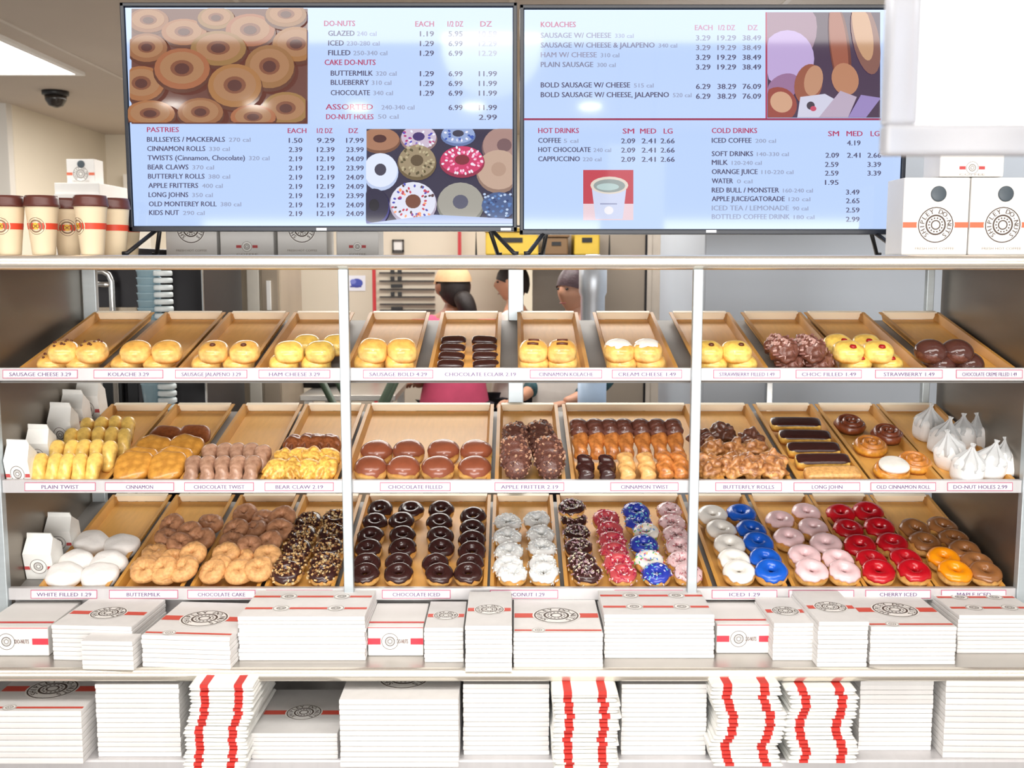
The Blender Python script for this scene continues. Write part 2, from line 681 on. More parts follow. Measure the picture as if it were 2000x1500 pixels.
case = thing("display_case", "long stainless steel pastry display case with three sloping tiers of trays", "display case", (0, 0, 0))
MB().box(-1.9, 1.9, 0.0, 0.62, ZT - 0.032, ZT).obj("top_shelf", STEEL, case)
mb = MB()
n = 10
prof = [(-0.004 - 0.016 * math.sin(math.pi * k / n), (ZT + ZTb) / 2 + (ZT - ZTb) / 2 * math.cos(math.pi * k / n)) for k in range(n + 1)]
vs = [(x, y, z) for x in (-1.9, 1.9) for y, z in prof]
mb.add(vs, [(k, k + 1, k + n + 2, k + n + 1) for k in range(n)] + [tuple(range(n + 1)), tuple(range(2 * n + 1, n, -1))])
mb.obj("rounded_edge", EDGE, case, True)
for sx in (-1, 1):
    x0, x1 = (XL - 0.01, XL + 0.004) if sx < 0 else (XR - 0.004, XR + 0.01)
    MB().box(x0, x1, 0.01, 0.56, ZCNT, ZTb + 0.002).obj("side_panel", STEEL_DARK, case)
    x0, x1 = (XL - 0.034, XL + 0.004) if sx < 0 else (XR - 0.004, XR + 0.034)
    MB().box(x0, x1, -0.012, 0.012, ZCNT, ZTb + 0.001).obj("end_post", POST, case, bevel=0.002)
for px in (671.5, 1362.5):
    x = xat(px, 535, -0.01)
    MB().box(x - 0.0125, x + 0.0125, -0.026, -0.006, ZCNT, ZTb + 0.001).obj("front_post", POST, case, bevel=0.002)
for x0, x1 in ((-1.338, -1.297), (-0.012, 0.036), (1.293, 1.316)):
    MB().box(x0, x1, 0.552, 0.575, ZCNT, ZTb).obj("back_post", POST, case, bevel=0.002)
for q in rows:
    # card rail in front, sloping deck behind
    MB().box(XL + 0.004, XR - 0.004, -0.005, 0.012, q["z1"], q["z0"]).obj("card_rail", STEEL_LIGHT, case, bevel=0.0015)
    a, d, n_ = q["a"], q["d"], q["n"]
    mb = MB()
    p0, p1 = a - n_ * 0.006 - d * 0.006, a + d * (q["L"] + 0.005) - n_ * 0.006
    vs = []
    for x in (XL + 0.004, XR - 0.004):
        for p in (p0, p1):
            for o in (0, -0.004):
                v = p + n_ * o
                vs.append((x, v.y, v.z))
    mb.add(vs, [(0, 2, 6, 4), (1, 5, 7, 3), (0, 1, 3, 2), (4, 6, 7, 5), (0, 4, 5, 1), (2, 3, 7, 6)])
    mb.obj("sloping_deck", DECK, case)
MB().box(XL - 0.4, XR + 0.6, YC + 0.02, 0.58, ZCNT - 0.028, ZCNT).obj("counter_shelf", STEEL, case)
mb = MB()
n = 10
prof = [(YC + 0.02 - 0.016 * math.sin(math.pi * k / n), ZCNT - 0.016 + 0.017 * math.cos(math.pi * k / n)) for k in range(n + 1)]
vs = [(x, y, z) for x in (XL - 0.4, XR + 0.6) for y, z in prof]
mb.add(vs, [(k, k + 1, k + n + 2, k + n + 1) for k in range(n)] + [tuple(range(n + 1)), tuple(range(2 * n + 1, n, -1))])
mb.obj("counter_edge", EDGE, case, True)
MB().box(XL + 0.004, XR - 0.004, 0.03, 0.034, ZCNT, rows[2]["z1"] + 0.004).obj("lower_fascia", STEEL_LIGHT, case)
MB().box(XL - 0.4, XR + 0.6, YC, 0.40, ZLOW - 0.03, ZLOW).obj("lower_shelf", STEEL_LIGHT, case, bevel=0.006)
MB().box(XL - 0.4, XR + 0.6, 0.40, 0.41, 0.06, ZCNT - 0.028).obj("lower_back_panel", STEEL, case)
mb = MB()
for x in (-1.6, -0.55, 0.55, 1.75):
    mb = MB().box(x - 0.02, x + 0.02, 0.33, 0.37, 0, ZLOW - 0.03)
    mb.obj("leg", STEEL, case)
    MB().box(x - 0.02, x + 0.02, 0.34, 0.38, ZLOW, ZCNT - 0.028).obj("shelf_support", STEEL, case)

# ================================================================== trays
TRAYS = []


def make_tray(w, L):
    root = put("display_tray", None)
    t, fl = 0.004, 0.013
    wi = w / 2 - fl
    MB().box(-wi, wi, 0, L - 0.006, -0.004, 0).obj("pan", TRAYM, root)
    for s in (-1, 1):
        sec = [(wi - 0.001, -0.004), (wi - 0.001, 0.0), (w / 2 - 0.007, TRH - 0.003), (w / 2, TRH - 0.003), (w / 2, TRH), (w / 2 - 0.010, TRH), (wi - 0.005, 0.0005)]
        vs = [(s * x, y, z) for y in (0, L) for x, z in sec]
        n = len(sec)
        mb = MB()
        mb.add(vs, [tuple(range(n)), tuple(range(2 * n - 1, n - 1, -1))] + [(k, k + n, (k + 1) % n + n, (k + 1) % n) for k in range(n)])
        mb.obj("side_rim", TRAYS_M, root)
    MB().box(-wi + 0.001, wi - 0.001, L - 0.005, L, 0.0005, TRH - 0.001).box(-w / 2 + 0.012, w / 2 - 0.012, L - 0.013, L + 0.004, TRH - 0.001, TRH + 0.003).obj("back_rim", TRAY_RIM_LIT, root, bevel=0.0008)
    MB().box(-wi, wi, 0, 0.004, 0.0002, 0.007).obj("front_lip", TRAY_RIM_LIT, root)
    return root


TRAYS_M = bpy.data.materials["tan_tray_side"]
tier = ["top", "middle", "bottom"]
tray_data = [
    [(185, 303, "crumb topped kolaches"), (320, 446, "plain round kolaches"), (448, 566, "pepper studded kolaches"), (573, 695, "lemon coloured kolaches"), (715, 848, "tall split kolaches"), (856, 986, "dark glazed eclair bars"), (1004, 1134, "kolaches with brown strips"), (1150, 1282, "kolaches with white icing"), (1306, 1424, "kolaches with one dark dot"), (1443, 1566, "rough chocolate kolaches"), (1567, 1689, "kolaches with red jam"), (1712, 1836, "shiny chocolate kolaches")],
    [(214, 341, "pale glazed twists"), (344, 459, "flat golden pastries"), (474, 594, "pink brown iced twists"), (596, 714, "golden bear claws"), (718, 966, "round chocolate filled donuts"), (971, 1089, "long dark chocolate twists"), (1099, 1341, "mixed chocolate and tan twists"), (1342, 1461, "craggy apple fritters"), (1471, 1583, "chocolate long johns"), (1592, 1705, "cinnamon rolls"), (1709, 1828, "wrapped white treat bags")],
    [(218, 340, "white powdered donuts"), (347, 458, "small tan cake donuts"), (470, 586, "piled cake donuts"), (592, 709, "nut covered donuts"), (714, 961, "chocolate iced rings"), (962, 1081, "white coconut rings"), (1085, 1331, "mixed sprinkle rings"), (1338, 1453, "white and blue iced rings"), (1462, 1574, "pink iced rings"), (1581, 1691, "red iced rings"), (1694, 1815, "orange and tan glazed rings")],
]
for ri, lst in enumerate(tray_data):
    q = rows[ri]
    proto = {}
    for (p0, p1, what) in lst:
        x0, x1 = xat(p0, q["yb"], 0.545), xat(p1, q["yb"], 0.545)
        w = x1 - x0
        key = "wide" if w > 0.3 else "narrow"
        wq = 0.188 if key == "narrow" else 0.396
        if key not in proto:
            o = proto[key] = make_tray(wq, q["L"])
        else:
            o = dup(proto[key])
        o.location = ((x0 + x1) / 2, q["a"].y, q["a"].z)
        o.rotation_euler = (q["th"], 0, 0)
        tag(o, "%stan sloping tray holding %s on the %s tier" % ("wide " if key == "wide" else "", what, tier[ri]), "tray", "tan trays on the %s tier" % tier[ri])
        TRAYS.append(o)

# ================================================================== price cards
CARD = attr_mat("price_card_print", 0, 0.5)


def card(px0, px1, py0, py1, txt, label, border=True):
    Y = -0.0055
    fl = Flat(lambda x, y, l: at(x, y, Y) + Vector((0, -0.0005 - 0.0003 * l, 0)))
    bc = (196, 110, 136) if border else (226, 220, 226)
    fl.rect(px0, py0, px1, py1, bc, 0)
    fl.rect(px0 + 1.6, py0 + 1.6, px1 - 1.6, py1 - 1.6, (236, 233, 236), 1)
    W = px1 - px0
    fl.text(txt, (px0 + px1) / 2, py1 - 4.5, py1 - py0 - 9.5, (112, 90, 132), 2, min(W * 0.82, len(txt) * 6.6), "c")
    o = fl.obj("price_card", CARD)
    tag(o, label, "price card", "price cards along the tray rails")


names = [
    ["SAUSAGE CHEESE 3.29", "KOLACHE 3.29", "SAUSAGE JALAPENO 3.29", "HAM CHEESE 3.29", "SAUSAGE BOLD 4.29", "CHOCOLATE ECLAIR 2.19", "CINNAMON KOLACHE", "CREAM CHEESE 1.49", "STRAWBERRY FILLED 1.49", "CHOC FILLED 1.49", "STRAWBERRY 1.49", "CHOCOLATE CREME FILLED 1.49"],
    ["PLAIN TWIST", "CINNAMON", "CHOCOLATE TWIST", "BEAR CLAW 2.19", "CHOCOLATE FILLED", "APPLE FRITTER 2.19", "CINNAMON TWIST", "BUTTERFLY ROLLS", "LONG JOHN", "OLD CINNAMON ROLL", "DO-NUT HOLES 2.99"],
    ["WHITE FILLED 1.29", "BUTTERMILK", "CHOCOLATE CAKE", "CHOCOLATE ICED NUT", "CHOCOLATE ICED", "COCONUT 1.29", "SPRINKLES 1.29", "ICED 1.29", "STRAWBERRY", "CHERRY ICED", "MAPLE ICED"],
]
cpx = [
    [(5, 152), (183, 319), (342, 483), (505, 645), (709, 846), (852, 1024), (1035, 1176), (1195, 1332), (1393, 1524), (1554, 1683), (1709, 1841), (1867, 1997)],
    [(48, 187), (205, 340), (360, 496), (517, 652), (742, 880), (966, 1102), (1192, 1325), (1397, 1527), (1550, 1680), (1700, 1828), (1850, 1978)],
    [(60, 190), (213, 348), (366, 499), (520, 650), (746, 880), (957, 1090), (1200, 1334), (1390, 1518), (1540, 1668), (1690, 1818), (1838, 1965)],
]
for ri in range(3):
    y0 = (722, 942, 1152)[ri]
    for k, (a_, b_) in enumerate(cpx[ri]):
        card(a_, b_, y0, y0 + 17, names[ri][k], "small white price card on the rail below the %s, %s tier" % (tray_data[ri][k][2], tier[ri]), not (ri == 0 and k == 5))

# ================================================================== menu screens
INK = (74, 70, 104)
GREY = (150, 160, 190)
RED = (178, 52, 98)
BG = (188, 212, 252)


def frame_box(mb, x0, x1, z0, z1, t, y0, y1):
    mb.box(x0, x1, y0, y1, z1 - t, z1).box(x0, x1, y0, y1, z0, z0 + t * 1.25).box(x0, x0 + t, y0, y1, z0, z1).box(x1 - t, x1, y0, y1, z0, z1)
    return mb


BEZEL = mat("dark_bezel", (20, 26, 38), 0.3, 0, 0.05, 10)


def screen_thing(px0, px1, py0, py1, label):
    a, b = at(px0, py1, YTV), at(px1, py0, YTV)
    # use the mean width so that the set is a true rectangle
    root = thing("menu_screen", label, "menu screen", ((a.x + b.x) / 2, YTV, a.z))
    x0, x1, z0, z1 = a.x - root.location.x, b.x - root.location.x, 0, b.z - a.z
    frame_box(MB(), x0, x1, z0, z1, 0.0105, -0.008, 0.03).obj("bezel", BEZEL, root, bevel=0.002)
    MB().box(x0 + 0.01, x1 - 0.01, 0.012, 0.05, z0 + 0.01, z1 - 0.01).obj("back_cover", BLACK, root, bevel=0.004)
    fn = lambda x, y, l: at(x, y, YTV) - Vector((0, 0.0004 * l, 0)) - root.location
    fl = Flat(lambda X, Z, l: Vector((X, 0 - 0.0004 * l, Z)))
    fl.poly([(x0 + 0.012, z0 + 0.015), (x1 - 0.012, z0 + 0.015), (x1 - 0.012, z1 - 0.012), (x0 + 0.012, z1 - 0.012)], BG, 0)
    fl.obj("display_panel", SCREEN, root)
    return root, fn


def foot(root, apex, ends, Y0=0.03):
    ax = at(apex[0], apex[1], YTV + 0.02) - root.location
    mb = MB()
    for (ex, ey, dy) in ends:
        e = on_floor = at(ex, ey, YTV + dy)
        p = Vector((e.x, YTV + dy, ZT + 0.006)) - root.location
        mb.tube([ax + Vector((0, 0, 0.012)), p, p + Vector((0.012 if ex > apex[0] else -0.012, 0, -0.001))], 0.006, 8)
    mb.obj("stand_leg", BLACK, root, True)


tv1, f1 = screen_thing(254, 1010, 6, 452, "black framed menu screen listing do-nuts and pastries, on the top shelf")
tv2, f2 = screen_thing(1015, 1781, 10, 458, "black framed menu screen listing kolaches and drinks, beside the stacked cartons")
foot(tv1, (313, 452), [(248, 494, -0.09), (306, 493, 0.1)])
foot(tv1, (955, 452), [(1004, 494, -0.09), (972, 493, 0.1)])
foot(tv2, (1068, 457), [(1032, 496, -0.09), (1060, 496, 0.1)])
foot(tv2, (1700, 457), [(1762, 497, -0.09), (1712, 497, 0.1)])
for tv, (bx, by), f in ((tv1, (629, 448), f1), (tv1, (988, 448), f1), (tv2, (1388, 452), f2), (tv2, (1745, 452), f2)):
    fl = Flat(lambda x, y, l: f(x, y, l) - Vector((0, 0.0085, 0)))
    fl.rect(bx - 10, by - 2.5, bx + 10, by + 2.5, (225, 228, 232), 1)
    fl.obj("brand_plate", PRINT, tv)

T = Flat(f1)
hs = 10.5
T.text("DO-NUTS", 633, 51, 11, RED, 2, 60)
for (x, y, s, w) in ((641, 70, "GLAZED", 51), (641, 89, "ICED", 30), (641, 108, "FILLED", 43), (646, 148, "BUTTERMILK", 82), (646, 166, "BLUEBERRY", 74), (646, 186, "CHOCOLATE", 76)):
    T.text(s, x, y, hs, INK, 2, w)
for (x, y, s, w) in ((697, 70, "240 cal", 38), (677, 89, "230-280 cal", 64), (690, 108, "250-340 cal", 66), (734, 148, "320 cal", 40), (726, 166, "310 cal", 38), (729, 186, "340 cal", 38), (745, 214, "240-340 cal", 64), (738, 232, "50 cal", 40)):
    T.text(s, x, y, 9, GREY, 2, w)
T.text("CAKE DO-NUTS", 634, 127, 11, RED, 2, 99)
T.text("ASSORTED", 636, 214, 11, RED, 2, 92)
T.text("DO-NUT HOLES", 637, 233, 10.5, RED, 2, 92)
for x, s, w in ((811, "EACH", 36), (874, "1/2 DZ", 30), (938, "DZ", 22)):
    T.text(s, x, 52, 11, RED, 2, w)
for y, a_, b_, c_ in ((71, "1.19", "5.95", "10.59"), (90, "1.29", "6.99", "12.29"), (109, "1.29", "6.99", "12.29"), (149, "1.29", "6.99", "11.99"), (168, "1.29", "6.99", "11.99"), (187, "1.29", "6.99", "11.99"), (215, "", "6.99", "11.99"), (234, "", "", "2.99")):
    faint = y < 110
    if a_:
        T.text(a_, 820, y, hs, INK, 2, 27)
    if b_:
        T.text(b_, 876, y, hs, INK, 2, 27)
    T.text(c_, 935, y, hs, (160, 160, 180) if faint else INK, 2, 35)
T.obj("do_nut_lettering", SCREEN, tv1)
T = Flat(f1)
T.text("PASTRIES", 287, 258, 10, RED, 2, 62)
ys = [277, 295, 313, 331, 349, 367, 385, 403, 420]
items = [("BULLSEYES / MACKERALS", 152, "270 cal", 42), ("CINNAMON ROLLS", 113, "330 cal", 40), ("TWISTS (Cinnamon, Chocolate)", 190, "320 cal", 40), ("BEAR CLAWS", 79, "370 cal", 42), ("BUTTERFLY ROLLS", 110, "380 cal", 42), ("APPLE FRITTERS", 97, "400 cal", 40), ("LONG JOHNS", 77, "350 cal", 40), ("OLD MONTEREY ROLL", 132, "380 cal", 40), ("KIDS NUT", 58, "290 cal", 42)]
pr = [("1.50", "9.29", "17.99"), ("2.39", "12.39", "23.99"), ("2.19", "12.19", "24.09"), ("2.19", "12.19", "23.99"), ("2.19", "12.19", "24.09"), ("2.19", "12.19", "24.09"), ("2.19", "12.19", "23.99"), ("2.19", "12.19", "24.09"), ("2.19", "12.19", "24.09")]
for y, (s, w, s2, w2), p in zip(ys, items, pr):
    x = 287 + (y - 277) * 0.03
    T.text(s, x, y, 10, INK, 2, w)
    T.text(s2, x + w + 8, y, 8.5, GREY, 2, w2)
    T.text(p[0], 564, y + 2, 10, INK, 2, 26)
    T.text(p[1], 619, y + 2, 10, INK, 2, 34)
    T.text(p[2], 676, y + 2, 10, INK, 2, 34)
for x, s, w in ((562, "EACH", 36), (619, "1/2 DZ", 30), (681, "DZ", 18)):
    T.text(s, x, 260, 10, RED, 2, w)
T.obj("pastry_lettering", SCREEN, tv1)
# pictures on the first screen
T = Flat(f1)
cl = (257, 17, 601, 242)
T.rect(*cl, (104, 62, 52), 1)
rr_ = random.Random(4)
ring_list = [(290, 40, 40, 24), (360, 63, 44, 26), (423, 36, 36, 22), (490, 60, 48, 32), (560, 30, 40, 24), (580, 88, 46, 34), (290, 95, 40, 28), (280, 165, 45, 34), (430, 97, 54, 34), (360, 137, 54, 40), (530, 133, 48, 42), (463, 170, 52, 42), (397, 222, 44, 28), (300, 225, 48, 26), (563, 215, 46, 32), (500, 232, 44, 24)]
for i, (x, y, a_, b_) in enumerate(ring_list):
    L0 = 2 + i * 5
    T.ell(x, y + 5, a_ * 1.05, b_ * 1.05, (92, 48, 30), L0, 22, 0, cl)
    T.ell(x, y, a_, b_, (146 + (i * 13) % 25, 96 + (i * 7) % 20, 62), L0 + 1, 22, 0, cl)
    T.ell(x, y - 2, a_ * 0.8, b_ * 0.78, (166, 120, 82), L0 + 2, 22, 0, cl)
    T.ell(x, y - 1, a_ * 0.42, b_ * 0.4, (128, 76, 50), L0 + 3, 18, 0, cl)
    T.ell(x, y, a_ * 0.27, b_ * 0.27, (86, 44, 36), L0 + 4, 14, 0, cl)
T.obj("glazed_donut_photo", SCREEN, tv1)
T = Flat(f1)
cl = (716, 252, 1001, 437)
T.rect(*cl, (52, 46, 70), 1)


def pic_ring(x, y, a_, b_, base, top, hole, L0, dots=None, n=26):
    T.ell(x, y + 4, a_, b_, base, L0, 24, 0, cl)
    T.ell(x, y, a_ * 0.95, b_ * 0.92, top, L0 + 1, 24, 0, cl)
    if dots:
        for k in range(n):
            an, ra = rr_.uniform(0, 6.28), rr_.uniform(0.45, 0.9)
            X, Yp = x + a_ * ra * math.cos(an), y + b_ * ra * math.sin(an)
            if cl[0] + 4 < X < cl[2] - 4 and cl[1] + 4 < Yp < cl[3] - 4:
                T.ell(X, Yp, 3.2, 2.2, rr_.choice(dots), L0 + 2, 6, an)
    T.ell(x, y - 1, a_ * 0.33, b_ * 0.33, hole, L0 + 3, 14, 0, cl)


pic_ring(742, 272, 40, 24, (120, 80, 58), (168, 120, 92), (80, 44, 40), 2)
pic_ring(818, 268, 36, 26, (150, 120, 120), (206, 190, 210), (70, 50, 110), 6, [(90, 80, 190), (240, 240, 250), (180, 60, 120)], 40)
pic_ring(895, 262, 34, 20, (100, 120, 170), (150, 170, 214), (60, 60, 80), 10, [(60, 90, 180), (240, 240, 255)])
pic_ring(985, 285, 44, 40, (120, 90, 92), (170, 136, 128), (120, 90, 92), 14)
pic_ring(974, 332, 44, 42, (150, 120, 104), (196, 166, 146), (182, 150, 130), 18)
pic_ring(815, 315, 38, 34, (110, 92, 60), (158, 140, 110), (96, 78, 52), 22, [(190, 176, 140), (90, 80, 50)], 46)
pic_ring(744, 333, 35, 36, (190, 204, 236), (226, 234, 252), (70, 66, 82), 26)
pic_ring(903, 314, 44, 30, (150, 40, 70), (206, 56, 104), (128, 40, 50), 30, [(250, 210, 230), (250, 120, 170), (240, 240, 250)], 60)
pic_ring(732, 402, 30, 36, (50, 48, 130), (40, 34, 62), (24, 18, 30), 34)
pic_ring(808, 395, 46, 42, (180, 170, 190), (226, 228, 244), (120, 70, 50), 38, [(80, 80, 180), (200, 70, 90), (250, 160, 110), (90, 60, 60)], 60)
pic_ring(900, 396, 46, 42, (128, 128, 118), (164, 160, 150), (90, 90, 110), 42)
T.ell(975, 402, 34, 26, (70, 92, 138), 46, 20, 0, cl)
for k in range(40):
    T.ell(rr_.uniform(945, 997), rr_.uniform(380, 424), 3, 2.4, rr_.choice([(190, 210, 240), (40, 60, 110), (90, 130, 190)]), 47, 6)
T.poly([(716, 437), (850, 420), (1001, 428), (1001, 437)], (176, 192, 230), 48)
T.obj("iced_donut_photo", SCREEN, tv1)

# second screen
T = Flat(f2)
T.text("KOLACHES", 1056, 53, 11, RED, 2, 68)
for y, s, w, s2, w2, col in ((74, "SAUSAGE W/ CHEESE", 137, "330 cal", 36, (128, 130, 158)), (93, "SAUSAGE W/ CHEESE & JALAPENO", 222, "340 cal", 36, (128, 130, 158)), (112, "HAM W/ CHEESE", 109, "310 cal", 36, (150, 150, 178)), (131, "PLAIN SAUSAGE", 102, "300 cal", 36, (128, 130, 158)), (171, "BOLD SAUSAGE W/ CHEESE", 174, "515 cal", 38, INK), (190, "BOLD SAUSAGE W/ CHEESE, JALAPENO", 250, "520 cal", 36, INK)):
    T.text(s, 1056, y, 10.5, col, 2, w)
    T.text(s2, 1056 + w + 8, y, 8.5, GREY, 2, w2)
for x, s, w in ((1357, "EACH", 34), (1403, "1/2 DZ", 32), (1461, "DZ", 18)):
    T.text(s, x, 59, 10.5, (190, 120, 150), 2, w)
for y, p, col in ((79, ("3.29", "19.29", "38.49"), (128, 130, 158)), (98, ("3.29", "19.29", "38.49"), (128, 130, 158)), (117, ("3.29", "19.29", "38.49"), INK), (136, ("3.29", "19.29", "38.49"), INK), (174, ("6.29", "38.29", "76.09"), INK), (193, ("6.29", "38.29", "76.09"), INK)):
    for x, w, s in zip((1359, 1401, 1450), (28, 36, 36), p):
        T.text(s, x, y, 10.5, col, 2, w)
T.obj("kolache_lettering", SCREEN, tv2)
T = Flat(f2)
T.rect(1021, 231, 1720, 235, (150, 40, 84), 2)
T.rect(1495, 24, 1498.5, 231, (170, 40, 80), 2)
T.obj("divider_lines", SCREEN, tv2)
T = Flat(f2)
T.text("HOT DRINKS", 1051, 260, 10.5, RED, 2, 79)
for y, s, w, s2, w2 in ((279, "COFFEE", 44, "5 cal", 28), (297, "HOT CHOCOLATE", 102, "240 cal", 34), (315, "CAPPUCCINO", 81, "220 cal", 36)):
    T.text(s, 1051, y, 10, INK, 2, w)
    T.text(s2, 1051 + w + 6, y, 8, GREY, 2, w2)
    for x, p in ((1213, "2.09"), (1253, "2.41"), (1290, "2.66")):
        T.text(p, x, y + 1, 10, INK, 2, 27)
for x, s, w in ((1216, "SM", 22), (1250, "MED", 31), (1296, "LG", 17)):
    T.text(s, x, 261, 10.5, RED, 2, w)
T.obj("hot_drink_lettering", SCREEN, tv2)
T = Flat(f2)
T.text("COLD DRINKS", 1390, 260, 10.5, RED, 2, 88)
for y, s, w, s2, w2 in ((279, "ICED COFFEE", 77, "200 cal", 40), (305, "SOFT DRINKS", 80, "140-330 cal", 62), (322, "MILK", 31, "120-240 cal", 58), (340, "ORANGE JUICE", 89, "110-220 cal", 62), (358, "WATER", 41, "0 cal", 30), (376, "RED BULL / MONSTER", 131, "160-240 cal", 58), (393, "APPLE JUICE/GATORADE", 142, "120 cal", 42), (411, "ICED TEA / LEMONADE", 150, "90 cal", 30), (428, "BOTTLED COFFEE DRINK", 152, "180 cal", 40)):
    T.text(s, 1390, y, 10, INK if y < 400 else (150, 160, 190), 2, w)
    T.text(s2, 1390 + w + 8, y, 8, GREY, 2, w2)
for x, s, w in ((1617, "SM", 21), (1653, "MED", 31), (1700, "LG", 17)):
    T.text(s, x, 266, 10.5, RED, 2, w)
for x, y, s in ((1654, 284, "4.19"), (1612, 308, "2.09"), (1654, 308, "2.41"), (1694, 308, "2.66"), (1611, 326, "2.59"), (1694, 326, "3.39"), (1611, 343, "2.59"), (1694, 343, "3.39"), (1611, 361, "1.95"), (1652, 380, "3.49"), (1652, 397, "2.65"), (1652, 415, "2.59"), (1652, 433, "2.99")):
    T.text(s, x, y, 10, INK, 2, 26)
T.obj("cold_drink_lettering", SCREEN, tv2)
T = Flat(f2)
cl = (1139, 332, 1237, 430)
T.rect(*cl, (196, 64, 78), 1)
T.rect(1139, 398, 1237, 430, (232, 206, 214), 2)
T.poly([(1155, 360), (1224, 360), (1216, 428), (1163, 428)], (206, 214, 240), 3)
T.ell(1190, 362, 37, 17, (226, 214, 200), 4)
T.ell(1190, 363, 31, 13, (150, 160, 158), 5)
T.ell(1187, 365, 22, 7, (184, 206, 204), 6)
T.rect(1172, 397, 1205, 399.5, (150, 156, 190), 5)
T.ell(1189, 411, 9, 8, (240, 238, 244), 5)
T.obj("coffee_cup_photo", SCREEN, tv2)
T = Flat(f2)
cl = (1499, 24, 1719, 230)
T.rect(*cl, (66, 46, 74), 1)
T.ell(1535, 60, 60, 75, (150, 120, 142), 2, 24, 0.2, cl)
T.ell(1538, 115, 52, 56, (188, 166, 214), 3, 24, 0, cl)
T.ell(1530, 170, 34, 24, (150, 110, 150), 4, 24, -0.5, cl)
T.ell(1640, 95, 20, 92, (112, 56, 44), 5, 28, -0.12, cl)
T.ell(1638, 90, 16, 84, (156, 88, 66), 6, 28, -0.12, cl)
T.ell(1650, 155, 26, 32, (184, 128, 96), 7, 24, -0.3, cl)
T.ell(1690, 75, 26, 72, (132, 88, 78), 8, 26, -0.2, cl)
T.ell(1684, 60, 18, 60, (196, 152, 116), 9, 26, -0.2, cl)
T.ell(1578, 165, 27, 40, (150, 84, 62), 10, 24, 0.2, cl)
T.ell(1588, 158, 18, 30, (190, 140, 110), 11, 24, 0.2, cl)
T.ell(1520, 205, 36, 34, (150, 66, 56), 12, 24, 0.5, cl)
T.ell(1525, 200, 22, 20, (206, 160, 130), 13, 24, 0.5, cl)
T.poly([(1556, 230), (1562, 190), (1610, 184), (1632, 196), (1598, 230)], (206, 206, 226), 14)
T.poly([(1598, 230), (1640, 178), (1672, 190), (1655, 230)], (184, 168, 190), 15)
T.poly([(1655, 230), (1680, 186), (1719, 192), (1690, 230)], (150, 132, 190), 16)
T.ell(1582, 207, 8, 8, (60, 50, 66), 17, 16)
T.ell(1587, 213, 6, 5, (196, 70, 100), 18, 16)
T.obj("kolache_photo", SCREEN, tv2)

# ================================================================== pastries
GOLD = dough("golden_dough", 0.034, (150, 88, 40), (242, 205, 132), (216, 152, 72))
CAKE = dough("cake_dough", 0.03, (168, 106, 56), (228, 172, 108), (222, 168, 108), 0.7, 0.6, 60, rand=0.14)
CAKE_SHADED = dough("shaded_cake_dough", 0.03, (130, 82, 54), (196, 142, 98), (182, 130, 94), 0.7, 0.6, 60, rand=0.14)  # same cake; shade on the back rows put into a browner colour
BUN = dough("kolache_bun", 0.048, (206, 132, 56), (248, 212, 134), (236, 182, 92), 0.28, 0.3, 34, coat=0.4)
BUNL = dough("lemon_bun", 0.048, (206, 140, 50), (248, 218, 130), (240, 202, 98), 0.28, 0.3, 34, coat=0.4)
TWG = dough("glazed_twist", 0.036, (170, 98, 34), (240, 194, 96), (246, 208, 112), 0.3, 0.25, 36, coat=0.4)
FLATG = dough("ochre_pastry", 0.03, (140, 78, 28), (198, 136, 52), (206, 148, 64), 0.32, 0.4, 30, coat=0.4, mott=0.25)
BEAR = dough("bear_claw", 0.03, (140, 72, 30), (232, 170, 72), (240, 190, 92), 0.32, 0.6, 55, coat=0.3, mott=0.4, rand=0.18)
FRIT = dough("fritter", 0.04, (96, 54, 32), (214, 162, 94), (190, 134, 84), 0.32, 0.8, 40, coat=0.4, mott=0.5, rand=0.18)
FRITD = dough("dark_fritter", 0.04, (60, 34, 28), (130, 84, 62), (112, 72, 58), 0.32, 1.0, 60, coat=0.4, mott=0.4)
ROLLG = dough("golden_roll", 0.03, (170, 96, 30), (230, 166, 60), (206, 132, 56), 0.3, 0.3, 50, coat=0.4)
ROLLD = dough("brown_roll", 0.03, (90, 44, 24), (150, 78, 40), (128, 64, 38), 0.3, 0.3, 50, coat=0.4)
TAN = dough("tan_twist", 0.034, (170, 110, 56), (226, 172, 104), (222, 170, 104), 0.35, 0.4, 60, coat=0.3)
ORANGEB = dough("orange_twist", 0.034, (120, 62, 26), (214, 140, 66), (204, 130, 66), 0.3, 0.5, 50, coat=0.4, mott=0.35)
PINKB = dough("pink_brown_twist", 0.04, (96, 56, 42), (168, 126, 102), (180, 142, 118), 0.35, 0.3, 40, coat=0.3, mott=0.3)
DCH = dough("dark_choc_twist", 0.06, (40, 22, 18), (92, 54, 44), (104, 66, 56), 0.35, 0.9, 80, coat=0.3)
MCH = dough("choc_twist_end", 0.034, (84, 44, 30), (122, 70, 50), (110, 66, 54), 0.3, 0.6, 60, coat=0.4)
CHKOL = dough("choc_kolache", 0.048, (110, 62, 40), (104, 58, 44), (112, 70, 58), 0.35, 1.0, 70, coat=0.3)


def icing(name, col, rough=0.24, var=0.1, bump=0.12):
    return mat(name, col, rough, 0, var, 30, bump, 60, coat=0.3, rand=0.06)


